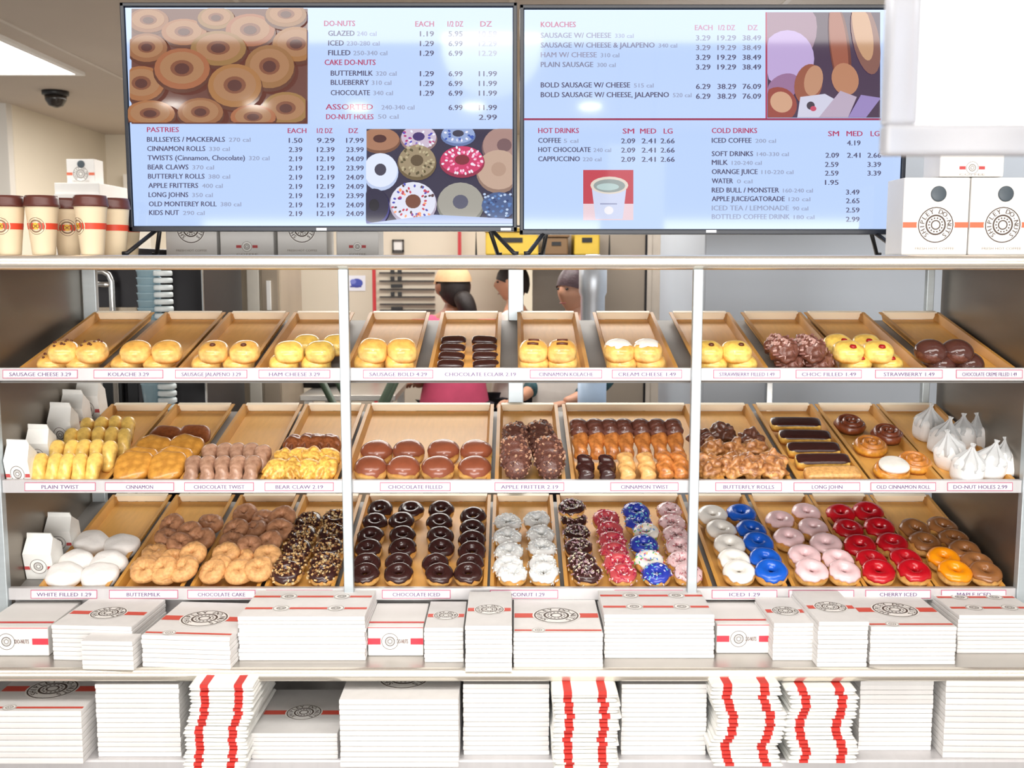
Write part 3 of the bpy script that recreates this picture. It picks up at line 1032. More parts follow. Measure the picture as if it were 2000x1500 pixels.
I_CHOC = icing("chocolate_icing", (58, 30, 28))
I_MILK = icing("milk_chocolate_icing", (142, 78, 54))
I_WHITE = icing("white_icing", (244, 240, 232))
I_BLUE = icing("blue_icing", (22, 92, 200))
I_NAVY = icing("deep_blue_icing", (44, 60, 168))
I_PINK = icing("pink_icing", (236, 200, 202))
I_RED = icing("red_icing", (186, 14, 30))
I_ROSE = icing("rose_icing", (196, 78, 84))
I_ORANGE = icing("orange_icing", (240, 146, 14))
I_MAPLE = icing("maple_icing", (150, 98, 56))
I_POWDER = mat("powdered_sugar", (246, 242, 238), 0.85, 0, 0.03, 40, 0.3, 120)
I_GREYW = icing("coconut_white", (226, 226, 224), 0.6)
GLZ = icing("clear_sugar_glaze", (246, 226, 176), 0.15)
JAM = mat("red_jam", (170, 30, 30), 0.15, 0, 0.1, 30)
STRIP = mat("brown_strip", (92, 44, 22), 0.4, 0, 0.1, 30)


def ring_proto(name, dmat, imat, R=0.0255, r=0.0165, rz=0.0195, bits=None, seed=0, wob=0.06):
    root = put(name, torus_me(name, R, r, rz, dmat, seed=seed, wob=wob))
    ic = put("icing", torus_me("icing", R, r, rz, imat, v0=0.13 * math.pi, v1=1.0 * math.pi, off=0.0022, drip=0.5, seed=seed, wob=wob), root)
    if bits:
        put(bits[0], bits_me(bits[0], R, r, rz, bits[1], bits[2], bits[3], bits[4], seed, bits[5], 0.0032), ic)
    return root


SPR = [(240, 240, 240), (230, 80, 120), (250, 190, 60), (80, 150, 220), (90, 190, 110)]
P = {}
P["choc"] = ring_proto("ring_donut", GOLD, I_CHOC, seed=1)
P["nut"] = ring_proto("ring_donut", GOLD, I_CHOC, seed=2, bits=("chopped_nuts", 95, [(206, 170, 116), (186, 140, 86), (226, 200, 150), (120, 80, 50)], 0.007, 0.0019, True))
P["coco"] = ring_proto("ring_donut", GOLD, I_GREYW, seed=3, bits=("coconut_flakes", 90, [(244, 244, 240), (228, 230, 228), (210, 214, 216)], 0.008, 0.0013, True))
P["chocspr"] = ring_proto("ring_donut", GOLD, I_CHOC, seed=4, bits=("sprinkles", 80, [(216, 190, 200), (190, 150, 160), (230, 220, 190), (120, 90, 90)], 0.007, 0.0012, False))
P["redspr"] = ring_proto("ring_donut", GOLD, I_ROSE, seed=5, bits=("sprinkles", 85, [(200, 30, 60), (240, 170, 180), (176, 20, 70), (246, 220, 220)], 0.007, 0.0013, False))
P["bluespr"] = ring_proto("ring_donut", GOLD, I_NAVY, seed=6, bits=("sprinkles", 60, [(150, 170, 230), (70, 90, 190), (230, 230, 250), (110, 200, 210)], 0.007, 0.0012, False))
P["whitespr"] = ring_proto("ring_donut", GOLD, I_WHITE, seed=7, bits=("sprinkles", 50, SPR + [(200, 120, 190)], 0.007, 0.0013, False))
P["pinkspr"] = ring_proto("ring_donut", GOLD, I_PINK, seed=8, bits=("sprinkles", 60, [(190, 110, 120), (150, 110, 110), (240, 220, 220), (206, 150, 150)], 0.007, 0.0012, False))
P["white"] = ring_proto("ring_donut", GOLD, I_WHITE, 0.0265, 0.0185, 0.0205, seed=9)
P["blue"] = ring_proto("ring_donut", GOLD, I_BLUE, 0.0265, 0.0185, 0.0205, seed=10)
P["pink"] = ring_proto("ring_donut", GOLD, I_PINK, 0.0265, 0.0185, 0.0205, seed=11)
P["red"] = ring_proto("ring_donut", GOLD, I_RED, 0.0265, 0.0185, 0.0205, seed=12)
P["orange"] = ring_proto("ring_donut", GOLD, I_ORANGE, 0.0265, 0.018, 0.02, seed=13)
P["maple"] = ring_proto("ring_donut", GOLD, I_MAPLE, 0.0265, 0.018, 0.02, seed=14)
for k in range(2):
    P["cake%d" % k] = put("cake_donut", torus_me("cake_donut", 0.0205, 0.0185, 0.0175, CAKE, seed=20 + k, wob=0.1, crack=0.006))
    P["cakeb%d" % k] = put("cake_donut", torus_me("cake_donut", 0.0205, 0.0185, 0.0175, CAKE_SHADED, seed=24 + k, wob=0.1, crack=0.006))


def iced_blob(name, rx, ry, rz, dm, im, part="icing", seed=0, vf=0.04, **k):
    root = put(name, blob_me(name, rx, ry, rz, dm, seed=seed, amp=0.04, **k))
    if im:
        put(part, blob_me(part, rx, ry, rz, im, seed=seed, amp=0.04, off=0.0018, v_from=vf, drip=0.35, **k), root)
    return root


P["powder"] = put("filled_donut", blob_me("filled_donut", 0.05, 0.048, 0.026, I_POWDER, amp=0.16, ns=30, seed=3, e2=0.68))
P["filled"] = iced_blob("filled_donut", 0.043, 0.042, 0.032, GOLD, I_MILK, seed=5, e2=0.8, vf=0.07)
P["finger"] = put("glazed_twist", twist_me("glazed_twist", 0.095, 0.0185, TWG, 0.9, 0.13, flat=1.0, pw=4.5, belly=0.1))
P["flat"] = put("flat_pastry", blob_me("flat_pastry", 0.05, 0.056, 0.017, FLATG, e=0.75, e2=0.7, amp=0.16, ns=34, seed=2))
P["flatd"] = put("flat_pastry", blob_me("flat_pastry", 0.05, 0.044, 0.016, dough("dark_flat_pastry", 0.03, (96, 46, 22), (150, 86, 40), (138, 76, 40), 0.4, 0.5, 60), e=0.75, e2=0.7, amp=0.12, ns=30, seed=4))
P["ptwist"] = put("iced_twist", twist_me("iced_twist", 0.09, 0.020, PINKB, 1.1, 0.16, flat=1.0, pw=4.5, belly=0.1, rough=0.06))


def claw(p):
    # cut the front into toes
    if p.y < -0.004:
        k = abs(math.sin(p.x / 0.034 * 2.5 * math.pi / 2 * 1.0 + 0.0))
        p = Vector((p.x * (1 + 0.12 * (-p.y / 0.04)), p.y * (0.72 + 0.42 * k), p.z * (0.7 + 0.35 * k)))
    return p


P["bear"] = put("bear_claw", blob_me("bear_claw", 0.036, 0.042, 0.02, BEAR, e=0.8, e2=0.75, amp=0.14, ns=40, seed=8, fn=claw, nu=40))
BEARD = dough("brown_bear_claw", 0.03, (90, 46, 28), (170, 104, 52), (150, 88, 52), 0.32, 0.6, 55, coat=0.3, mott=0.4, rand=0.15)
P["bear2"] = put("bear_claw", blob_me("bear_claw", 0.034, 0.044, 0.023, BEAR, e=0.85, e2=0.8, amp=0.24, ns=46, seed=15, fn=claw, nu=40))
P["beard"] = put("bear_claw", blob_me("bear_claw", 0.034, 0.044, 0.023, BEARD, e=0.85, e2=0.8, amp=0.2, ns=46, seed=18, fn=claw, nu=40))
P["dchoc"] = put("chocolate_twist", twist_me("chocolate_twist", 0.155, 0.039, DCH, 2.2, 0.08, 16, 44, rough=0.14, flat=0.85, belly=0.12, pw=4))
put("crumb_topping", bits_on("crumb_topping", P["dchoc"].data, 190, [(150, 104, 84), (176, 128, 100), (120, 76, 62), (90, 56, 48), (196, 156, 128)], 0.009, 0.0022, 3), P["dchoc"])
P["mtwist"] = put("cinnamon_twist", twist_me("cinnamon_twist", 0.12, 0.0195, ORANGEB, 2.0, 0.16))
cap_ = put("chocolate_end", twist_me("chocolate_end", 0.058, 0.0255, MCH, 1.0, 0.08, rough=0.1, pw=3), P["mtwist"])
cap_.location = (0, 0.036, -0.003)
P["dkt"] = put("chocolate_twist", twist_me("chocolate_twist", 0.085, 0.0225, I_CHOC, 2.0, 0.15, rough=0.15))
P["tant"] = put("tan_twist", twist_me("tan_twist", 0.095, 0.0225, TAN, 2.2, 0.15, rough=0.12))
P["orat"] = put("cinnamon_twist", twist_me("cinnamon_twist", 0.095, 0.0225, ORANGEB, 2.2, 0.15, rough=0.12))
for k in range(3):
    P["frit%d" % k] = put("apple_fritter", blob_me("apple_fritter", 0.036, 0.034, 0.027, FRIT, amp=0.5, ns=62, seed=30 + k, nu=44, nv=26))
P["fritd"] = put("apple_fritter", blob_me("apple_fritter", 0.034, 0.038, 0.028, FRITD, amp=0.5, ns=62, seed=40, nu=44, nv=26))
P["john"] = iced_blob("long_john", 0.086, 0.027, 0.021, TWG, I_CHOC, e=0.3, e2=0.5, seed=6, vf=0.13)
P["johnp"] = put("long_john", blob_me("long_john", 0.088, 0.028, 0.021, TAN, e=0.3, e2=0.5, amp=0.04, seed=9))
P["rollg"] = put("cinnamon_roll", roll_me("cinnamon_roll", 0.052, 0.032, ROLLG, 2.6, 1))
P["rolld"] = put("cinnamon_roll", roll_me("cinnamon_roll", 0.05, 0.034, ROLLD, 2.6, 2))
P["rollw"] = put("cinnamon_roll", roll_me("cinnamon_roll", 0.052, 0.03, ROLLG, 2.4, 3))
put("icing", blob_me("icing", 0.043, 0.041, 0.012, I_WHITE, amp=0.1, ns=20, seed=7, e2=0.8), P["rollw"]).location = (0.004, 0.004, 0.0235)


def slit(p):
    # a crease along the bun where the wrap overlaps
    g = math.exp(-((p.z - 0.018) / 0.005) ** 2)
    if p.y < 0:
        p = Vector((p.x * (1 - 0.05 * g), p.y * (1 - 0.09 * g), p.z))
    return p


def bun(m, seed, tall=1.0, topping=None):
    o = put("kolache", blob_me("kolache", 0.038, 0.041, 0.028 * tall, m, e=0.85, e2=0.8, amp=0.06, ns=26, seed=seed, fn=slit, flat=0.7))
    def top(x, y):
        return max(v.co.z for v in o.data.vertices if (v.co.x - x) ** 2 + (v.co.y - y) ** 2 < 0.007 ** 2)
    if topping == "dots":
        mb = MB()
        rn = random.Random(seed)
        for _ in range(9):
            a, q = rn.uniform(0, 6.28), rn.uniform(0.2, 0.75)
            x, y = 0.038 * q * math.cos(a), 0.041 * q * math.sin(a)
            z = top(x, y)
            mb.lathe([(0.001, -0.003), (0.0036, -0.001), (0.003, 0.002), (0.001, 0.003)], 6, 0, (x, y, z))
        mb.obj("crumb_topping", STRIP, o, True)
    if topping == "dot":
        MB().lathe([(0.001, -0.004), (0.008, -0.001), (0.006, 0.003), (0.001, 0.004)], 10, 0, (0.004, -0.016, top(0.004, -0.016))).obj("dark_dot", STRIP, o, True)
    if topping == "strip":
        mb = MB()
        mb.tube([(x_, -0.018, top(x_, -0.018)) for x_ in (-0.014, 0.0, 0.014)], 0.0036, 8)
        mb.tube([(x_, 0.004, top(x_, 0.004)) for x_ in (-0.012, 0.002, 0.015)], 0.0036, 8)
        mb.obj("brown_strip", STRIP, o, True)
    if topping == "jam":
        mb = MB()
        mb.lathe([(0.001, -0.005), (0.010, -0.002), (0.007, 0.003), (0.001, 0.004)], 12, 0, (0.003, -0.022, top(0.003, -0.022) - 0.001))
        mb.obj("jam_filling", JAM, o, True)
    if topping == "ice":
        put("icing", blob_me("icing", 0.038, 0.041, 0.028 * tall, I_WHITE, e=0.85, e2=0.8, amp=0.06, ns=26, seed=seed, flat=0.7, off=0.0016, v_from=0.24, drip=0.5), o)
    if topping == "glaze":
        put("glaze", blob_me("glaze", 0.038, 0.041, 0.028 * tall, GLZ, e=0.85, e2=0.8, amp=0.06, ns=26, seed=seed, flat=0.7, off=0.0012, v_from=0.34, drip=0.6), o)
    return o


P["b1"] = bun(BUN, 1, 1, "dots")
P["b2"] = bun(BUN, 2)
P["b3"] = bun(BUN, 3, 1, "dot")
P["b4"] = bun(BUNL, 4)
P["b5"] = bun(BUN, 5, 1.15)
P["bar"] = iced_blob("eclair_bar", 0.041, 0.019, 0.017, BUN, I_CHOC, e=0.5, e2=0.65, seed=9, vf=0.1)
P["b7"] = bun(BUN, 7, 1.1, "strip")
P["b8"] = bun(BUN, 8, 1.05, "ice")
P["b9"] = bun(BUNL, 9, 1, "dot")
P["b10"] = put("kolache", blob_me("kolache", 0.038, 0.041, 0.03, CHKOL, amp=0.3, ns=64, seed=10, nu=40, nv=24, flat=0.7))
P["b11"] = bun(BUNL, 11, 1, "jam")
P["b12"] = iced_blob("kolache", 0.038, 0.041, 0.03, CHKOL, icing("shiny_chocolate", (82, 48, 42), 0.1), "chocolate_glaze", seed=12, flat=0.7)

put("icing_streaks", bits_on("icing_streaks", P["b10"].data, 60, [(190, 150, 140), (206, 170, 160), (150, 104, 96)], 0.013, 0.0018, 5, 0.02), P["b10"])

HGT, RY = {}, {}
for k, o in P.items():
    zs = [v.co.z for v in o.data.vertices]
    HGT[k] = max(zs)
    RY[k] = max(abs(v.co.y) for v in o.data.vertices) * (0.86 if "twist" in o.name else 1.0)
USED = set()
CATS = {"ring_donut": "donut", "filled_donut": "donut", "cake_donut": "donut", "kolache": "kolache", "eclair_bar": "pastry", "glazed_twist": "twist pastry", "iced_twist": "twist pastry", "chocolate_twist": "twist pastry", "cinnamon_twist": "twist pastry", "tan_twist": "twist pastry", "flat_pastry": "pastry", "bear_claw": "bear claw", "apple_fritter": "apple fritter", "long_john": "long john", "cinnamon_roll": "cinnamon roll"}


def pastry(kind, ri, px, py, label, group, lift=0.0, spin=None, tilt=0.0, roll=0.0, sc=1.0, dpt=0.62):
    q = rows[ri]
    o = P[kind]
    stem = o.name.split(".")[0]
    if kind in USED:
        o = dup(o)
    USED.add(kind)
    h = HGT[kind] * sc
    lift += 0.75 * math.sin(max(0, tilt)) * RY[kind] * sc
    p0 = q["a"] + q["n"] * (lift + h * dpt)
    r = ray(px, py)
    t = (p0 - CAM).dot(q["n"]) / r.dot(q["n"])
    c = CAM + r * t - q["n"] * (h * dpt)
    ry = RY[kind] * sc * 0.97 + 0.006
    s_ = (c - q["a"]).dot(q["d"])
    if s_ < ry:
        c = c + q["d"] * (ry - s_)
    o.location = c
    Mx = Matrix.Rotation(q["th"], 4, "X") @ Matrix.Rotation(tilt, 4, "X") @ Matrix.Rotation(roll, 4, "Y") @ Matrix.Rotation(RND.uniform(0, 6.28) if spin is None else spin, 4, "Z")
    o.rotation_euler = Mx.to_euler()
    o.scale = (sc, sc, sc)
    tag(o, label, CATS[stem], group)
    return o


ORD = ["front", "second from the front", "third from the front", "fourth from the front", "fifth from the front", "sixth from the front", "seventh from the front"]


def column(kind, ri, pts, what, where, group, tilt=0.17, spin=None, sc=1.0, lift=0.004, kinds=None):
    """pts listed back to front"""
    n = len(pts)
    for i, p in enumerate(pts):
        k = kinds[i] if kinds else kind
        w = what[i] if isinstance(what, list) else what
        pastry(k, ri, p[0], p[1], "%s, %s, %s" % (w, ORD[n - 1 - i], where), group, lift + (p[2] if len(p) > 2 else 0) + 0.0, spin if spin is None else spin + RND.uniform(-0.1, 0.1), tilt + RND.uniform(-0.06, 0.06), RND.uniform(-0.08, 0.08), sc * RND.uniform(0.97, 1.03))


# --- bottom tier
g = "white powdered donuts on the bottom tier"
for (x, y, l), lab in zip([(178, 1054, 0.0), (238, 1060, 0), (148, 1092, 0), (212, 1094, 0), (116, 1130, 0), (184, 1133, 0)], ["back, beside the carton bags", "back, beside the cake donuts", "middle, beside the carton bags", "middle, beside the cake donuts", "front, beside the carton bags", "front, beside the cake donuts"]):
    pastry("powder", 2, x, y, "white powdered filled donut, " + lab, g, 0.002 + l, None, 0.15)


def pile(kinds, ri, cols, ys, what, tray, group, X0b, X1b, yb, lift=0.0, nb=2):
    q = rows[ri]
    x0, x1 = xat(X0b, yb, 0.545) + 0.002, xat(X1b, yb, 0.545) - 0.006
    cn = ["left column", "middle column", "right column"] if cols == 3 else ["left column", "right column"]
    for j in range(cols):
        for i, y in enumerate(ys):
            yy = y + (6 if j % 2 else -3) + RND.uniform(-3, 3)
            X = x0 + (x1 - x0) * (j + 0.5) / cols + RND.uniform(-0.006, 0.006)
            r = ray(1000, yy)
            t = (q["a"] - CAM).dot(q["n"]) / r.dot(q["n"])
            dep = (r * t).dot(Vector((0, cP, -sP)))
            px = 1000 + X / dep * F
            pastry((kinds[1] if i < nb else kinds[0])[(i + j) % 2], ri, px, yy, "%s, %s, %s of %s" % (what, ORD[len(ys) - 1 - i], cn[j], tray), group, 0.006 + lift + RND.uniform(0, 0.012), None, RND.uniform(0.1, 0.55), RND.uniform(-0.35, 0.35))


pile([["cake0", "cake1"], ["cakeb0", "cakeb1"]], 2, 3, [1024, 1052, 1079, 1106, 1131], "small tan cake donut", "tray by the white donuts", "tan cake donuts on the bottom tier", 347, 458, 965, 0.006)
pile([["cake1", "cake0"], ["cakeb1", "cakeb0"]], 2, 3, [1004, 1028, 1054, 1080, 1106, 1131], "piled cake donut", "the tray beside the nut donuts", "brown cake donuts on the bottom tier", 470, 586, 965, 0.008, 3)
g = "nut covered donuts on the bottom tier"
column("nut", 2, [(604, 1019), (591, 1046), (580, 1073), (567, 1101), (556, 1129)], "chocolate ring donut under chopped nuts", "column beside the cake donuts", g, sc=1.0)
column("nut", 2, [(657, 1014), (650, 1042), (643, 1070), (636, 1099), (629, 1128)], "chocolate ring donut under chopped nuts", "column beside the front post", g, sc=1.0)
g = "chocolate iced rings in the wide bottom tray"
cols5 = [[(744, 994), (732, 1019), (725, 1047), (721, 1072), (716, 1100), (712, 1129)], [(803, 996), (785, 1018), (786, 1045), (788, 1070), (779, 1099), (777, 1129)], [(862, 995), (858, 1020), (859, 1047), (861, 1070), (851, 1100), (856, 1129)], [(925, 1008), (922, 1032), (922, 1055), (922, 1076), (919, 1100), (914, 1128)]]
for cpts, w in zip(cols5, ("leftmost of four columns", "second of four columns", "third of four columns", "rightmost of four columns")):
    column("choc", 2, cpts, "glossy chocolate iced ring donut", w, g, tilt=0.22, sc=0.93)
g = "white coconut rings on the bottom tier"
column("coco", 2, [(992, 1022), (990, 1050), (995, 1078), (994, 1105), (1000, 1132)], "white coconut covered ring donut", "column by the chocolate rings", g, sc=0.95)
column("coco", 2, [(1050, 1016), (1055, 1044), (1058, 1072), (1060, 1103), (1064, 1132)], "white coconut covered ring donut", "column by the mixed sprinkle tray", g, sc=0.95)
g = "sprinkle rings in the wide bottom tray"
column("chocspr", 2, [(1117, 992, 0.03), (1120, 1015, 0.006), (1126, 1042), (1130, 1070), (1137, 1099), (1148, 1130)], "chocolate ring donut with pale sprinkles", "column by the coconut rings", g, sc=0.95)
column("redspr", 2, [(1184, 1014), (1191, 1036), (1194, 1057), (1198, 1077), (1207, 1100), (1217, 1130)], "rosy ring donut with red sprinkles", "column in the wide tray", g, sc=0.95)
column("bluespr", 2, [(1241, 1000, 0.01), (1246, 1022), (1262, 1040), (1257, 1064), (1268, 1095), (1285, 1128)], ["blue ring donut with sprinkles", "blue ring donut with sprinkles", "white ring donut with coloured sprinkles", "blue ring donut with sprinkles", "white ring donut with coloured sprinkles", "blue ring donut with sprinkles"], "column of blue and white", g, kinds=["bluespr", "bluespr", "whitespr", "bluespr", "whitespr", "bluespr"], sc=0.95)
column("pinkspr", 2, [(1306, 998), (1312, 1022), (1318, 1045), (1325, 1068), (1332, 1096), (1345, 1128)], "pale pink ring donut with sprinkles", "column behind the front post", g, sc=0.93)
g = "white and blue iced rings on the bottom tier"
column("white", 2, [(1391, 1007), (1407, 1036), (1424, 1065), (1432, 1094), (1447, 1125)], "plain white iced ring donut", "column beside the blue ones", g)
column("blue", 2, [(1447, 1004), (1465, 1036), (1479, 1060), (1493, 1092), (1511, 1125)], "bright blue iced ring donut", "column beside the white ones", g)
g = "pink iced rings on the bottom tier"
column("pink", 2, [(1523, 1017), (1541, 1051), (1570, 1086), (1586, 1120)], "pale pink iced ring donut", "column by the blue rings", g)
column("pink", 2, [(1573, 1002), (1587, 1032), (1613, 1063), (1635, 1094), (1653, 1126)], "pale pink iced ring donut", "column by the red rings", g)
g = "red iced rings on the bottom tier"
column("red", 2, [(1642, 1004), (1655, 1034), (1679, 1066), (1700, 1095), (1721, 1125)], "glossy red iced ring donut", "column by the pink rings", g)
column("red", 2, [(1694, 1000), (1717, 1031), (1742, 1062), (1767, 1093), (1790, 1124)], "glossy red iced ring donut", "column by the orange rings", g)
g = "orange and tan glazed rings on the bottom tier"
column("maple", 2, [(1784, 1034), (1804, 1060), (1842, 1090), (1868, 1122)], ["tan glazed ring donut", "tan glazed ring donut", "bright orange iced ring donut", "bright orange iced ring donut"], "column by the red rings", g, kinds=["maple", "maple", "orange", "orange"])
column("maple", 2, [(1838, 1030), (1862, 1054), (1883, 1076), (1906, 1100), (1930, 1126)], "tan glazed ring donut", "column by the side panel", g)

# --- middle tier
g = "pale glazed twists on the middle tier"
FIN = [[(170, 834), (198, 832), (226, 830), (252, 832)], [(140, 855), (166, 853), (192, 852), (218, 852), (243, 855)], [(112, 879), (138, 878), (164, 877), (190, 877), (216, 880)], [(78, 909), (104, 908), (130, 907), (157, 905), (186, 904)]]
rname = ["back row", "third row", "second row", "front row"]
pos5 = ["first", "second", "third", "fourth", "fifth"]
for j, rw in enumerate(FIN):
    for i, (x, y) in enumerate(rw):
        pastry("finger", 1, x, y, "pale glazed twist, %s of the %s counted from the white bags" % (pos5[i], rname[j]), g, 0.0, RND.uniform(-0.12, 0.12), 0.75, RND.uniform(-0.12, 0.12))
g = "flat golden pastries on the middle tier"
FL = [("flatd", 322, 850), ("flatd", 377, 848), ("flat", 297, 873), ("flat", 360, 872), ("flat", 270, 897), ("flat", 338, 896), ("flat", 248, 920), ("flat", 315, 920)]
for i, (k, x, y) in enumerate(FL):
    nm = "dark brown flat pastry" if k == "flatd" else "flat golden brown pastry"
    pastry(k, 1, x, y, "%s, %s, %s" % (nm, ORD[3 - i // 2], "beside the pale twists" if i % 2 == 0 else "beside the pink brown twists"), g, 0.006, RND.uniform(-0.15, 0.15), 0.4)
g = "pink brown twists on the middle tier"
for j, rw in enumerate([[(411, 884), (438, 882), (464, 882), (489, 882), (512, 886)], [(372, 915), (402, 915), (431, 915), (460, 914), (489, 914)]]):
    for i, (x, y) in enumerate(rw):
        pastry("ptwist", 1, x, y, "pink brown iced twist, %s of five in the %s row" % (pos5[i], ("back", "front")[j]), g, 0.0, RND.uniform(-0.12, 0.12), 0.55)
g = "golden bear claws on the middle tier"
for j, rw in enumerate([[(574, 864), (600, 862), (624, 862), (646, 863)], [(556, 891), (584, 889), (612, 890), (640, 890)], [(537, 918), (568, 918), (600, 918), (634, 917)]]):
    for i, (x, y) in enumerate(rw):
        pastry("beard" if j == 0 else ("bear", "bear2")[(i + j) % 2], 1, x, y, ("brown" if j == 0 else "golden") + " bear claw pastry, %s from the pink twists in the %s row" % (pos5[i], ("back", "middle", "front")[j]), g, 0.002, RND.uniform(-0.6, 0.6), 0.55, RND.uniform(-0.2, 0.2), RND.uniform(0.8, 0.92))
g = "round chocolate filled donuts in the wide middle tray"
for j, rw in enumerate([[(735, 878), (798, 877), (866, 876), (930, 877)], [(722, 916), (786, 916), (854, 916), (926, 916)]]):
    for i, (x, y) in enumerate(rw):
        pastry("filled", 1, x, y, "round milk chocolate topped donut, %s from the post, %s row" % (pos5[i], ("back", "front")[j]), g, 0.002, None, 0.1, 0, 1.05)
g = "long dark chocolate twists on the middle tier"
for i, (x, y, l, t) in enumerate([(1008, 852, 0.0, 0.35), (1056, 848, 0, 0.35), (1007, 896, 0.01, 0.42), (1074, 896, 0.01, 0.42)]):
    pastry("dchoc", 1, x, y, "long dark chocolate crumb twist, %s %s" % (("back", "front")[i // 2], ("beside the filled donuts", "beside the mixed twists")[i % 2]), g, l + 0.006, RND.uniform(-0.06, 0.06), t, 0, 0.9)
g = "chocolate ended twists in the wide middle tray"
for i, x in enumerate([1132, 1164, 1193, 1221, 1254, 1286, 1318]):
    pastry("mtwist", 1, x, 852, "long brown twist with a chocolate end, %s of seven along the back" % ["first", "second", "third", "fourth", "fifth", "sixth", "last"][i], g, 0.012, RND.uniform(-0.05, 0.05), 0.55, 0, 1.08)
g = "front twists in the wide middle tray"
for k, x, y, w in [("dkt", 1143, 906, "dark chocolate twist at the front beside the long chocolate twists"), ("dkt", 1185, 908, "dark chocolate twist at the front beside the tan twists"), ("tant", 1223, 904, "pale tan twist at the front beside the dark chocolate twist"), ("tant", 1262, 904, "pale tan twist at the front beside the orange brown twists"), ("orat", 1298, 902, "orange brown twist at the front beside the tan twist"), ("orat", 1327, 902, "orange brown twist at the front beside the post")]:
    pastry(k, 1, x, y, w, g, 0.01, RND.uniform(-0.08, 0.08), 0.4)
g = "craggy apple fritters on the middle tier"
FR = [("fritd", 1412, 835, "dark craggy fritter at the very back beside the post"), ("fritd", 1372, 850, "dark craggy fritter at the back behind the post"), ("fritd", 1468, 848, "dark craggy fritter at the back nearest the long johns"), ("frit0", 1396, 866, "golden craggy fritter in the third row beside the post"), ("frit1", 1434, 870, "golden craggy fritter in the middle of the third row"), ("frit2", 1475, 868, "golden craggy fritter in the third row nearest the long johns"), ("frit1", 1388, 896, "golden craggy fritter in the second row beside the post"), ("frit0", 1429, 897, "golden craggy fritter in the second row, second from the post"), ("frit2", 1468, 896, "golden craggy fritter in the second row, third from the post"), ("frit0", 1508, 890, "golden craggy fritter in the second row against the long johns"), ("frit2", 1392, 920, "golden craggy fritter in the front row beside the post"), ("frit1", 1434, 921, "golden craggy fritter in the front row, second from the post"), ("frit0", 1475, 920, "golden craggy fritter in the front row, third from the post"), ("frit2", 1517, 915, "golden craggy fritter in the front row against the long johns")]
for k, x, y, w in FR:
    pastry(k, 1, x, y, w, g, 0.008, None, 0.3)
g = "long johns on the middle tier"
for k, x, y, w, l in [("john", 1553, 826, "dark chocolate long john at the very back of its tray", 0.012), ("john", 1571, 851, "dark chocolate long john, fourth from the front", 0.006), ("john", 1588, 875, "dark chocolate long john, third from the front", 0.004), ("john", 1606, 898, "dark chocolate long john, second from the front", 0.004), ("johnp", 1626, 922, "plain tan long john at the front of its tray", 0.002)]:
    pastry(k, 1, x, y, w, g, l, RND.uniform(-0.04, 0.04), 0.2, 0, 0.86)
g = "cinnamon rolls on the middle tier"
for k, x, y, w in [("rolld", 1660, 824, "dark brown cinnamon roll at the back beside the long johns"), ("rolld", 1733, 843, "brown cinnamon roll at the back beside the wrapped bags"), ("rollg", 1700, 866, "golden cinnamon roll in the middle of its tray"), ("rollg", 1786, 898, "golden cinnamon roll against the wrapped bags"), ("rollw", 1741, 914, "cinnamon roll with a broad patch of white icing")]:
    pastry(k, 1, x, y, w, g, 0.002, RND.uniform(-0.5, 0.5), 0.15, 0, 0.94)

# --- top tier
K1 = [("b1", (90, 148), "crumb dotted kolache"), ("b2", (236, 299), "plain golden kolache"), ("b3", (394, 457), "golden kolache with a dark dot"), ("b4", (548, 611), "lemon coloured kolache"), ("b5", (716, 776), "tall golden kolache"), None, ("b7", (1043, 1101), "kolache with brown strips on top"), ("b8", (1218, 1276), "kolache with white icing"), ("b9", (1398, 1456), "yellow kolache with one dark dot"), ("b10", (1556, 1614), "rough chocolate kolache"), ("b11", (1682, 1743), "yellow kolache with red jam"), ("b12", (1852, 1906), "shiny chocolate kolache")]
for i, e in enumerate(K1):
    if e is None:
        continue
    k, xs, what = e
    for j, x in enumerate(xs):
        side = ("left", "right")[j]
        g = tray_data[0][i][2] + " on the top tier"
        bx = x + (1000 - x) * 0.035
        pastry(k, 0, bx, 683, "%s, upper %s one in its tray" % (what, side), g, 0.034, RND.uniform(-0.3, 0.3), 0.05, 0, 1.04)
        pastry(k, 0, x, 716, "%s, lower %s one in its tray" % (what, side), g, 0.0005, RND.uniform(-0.3, 0.3), 0.0, 0, 1.06)
        if i in (3, 9, 10):
            pastry(k, 0, bx + (1000 - x) * 0.05 + 12, 668, "%s, rear %s one in its tray" % (what, side), g, 0.02, RND.uniform(-0.3, 0.3), 0.1)
g = "dark glazed eclair bars on the top tier"
for j, y in enumerate((664, 679, 695, 711)):
    for i, x in enumerate((886 - j * 2, 946 + j)):
        pastry("bar", 0, x, y, "dark glazed eclair bar, %s, %s column" % (ORD[3 - j], ("left", "right")[i]), g, 0.002, RND.uniform(-0.1, 0.1), 0.25, 0, 0.86)

for k in list(P):
    if k not in USED:
        print("UNUSED", k)
        o = P[k]
        for ch in list(o.children):
            bpy.data.objects.remove(ch)
        bpy.data.objects.remove(o)

# ================================================================== flat box stacks on the counter and lower shelf
def flat_me(w, d, t):
    mb = MB()
    i = 0.0006
    vs = []
    for z, k in ((0, i), (t * 0.22, 0), (t * 0.72, 0), (t * 0.93, i)):
        vs += [(-w / 2 + k, k, z), (w / 2 - k, k, z), (w / 2 - k, d - k, z), (-w / 2 + k, d - k, z)]
    fs = [(3, 2, 1, 0), (12, 13, 14, 15)]
    for r_ in range(3):
        for k in range(4):
            a, b = r_ * 4 + k, r_ * 4 + (k + 1) % 4
            fs.append((a, b, b + 4, a + 4))
    mb.add(vs, fs)
    return mb.mesh("flat_box", PAPER_E)


RS = (216, 84, 68)


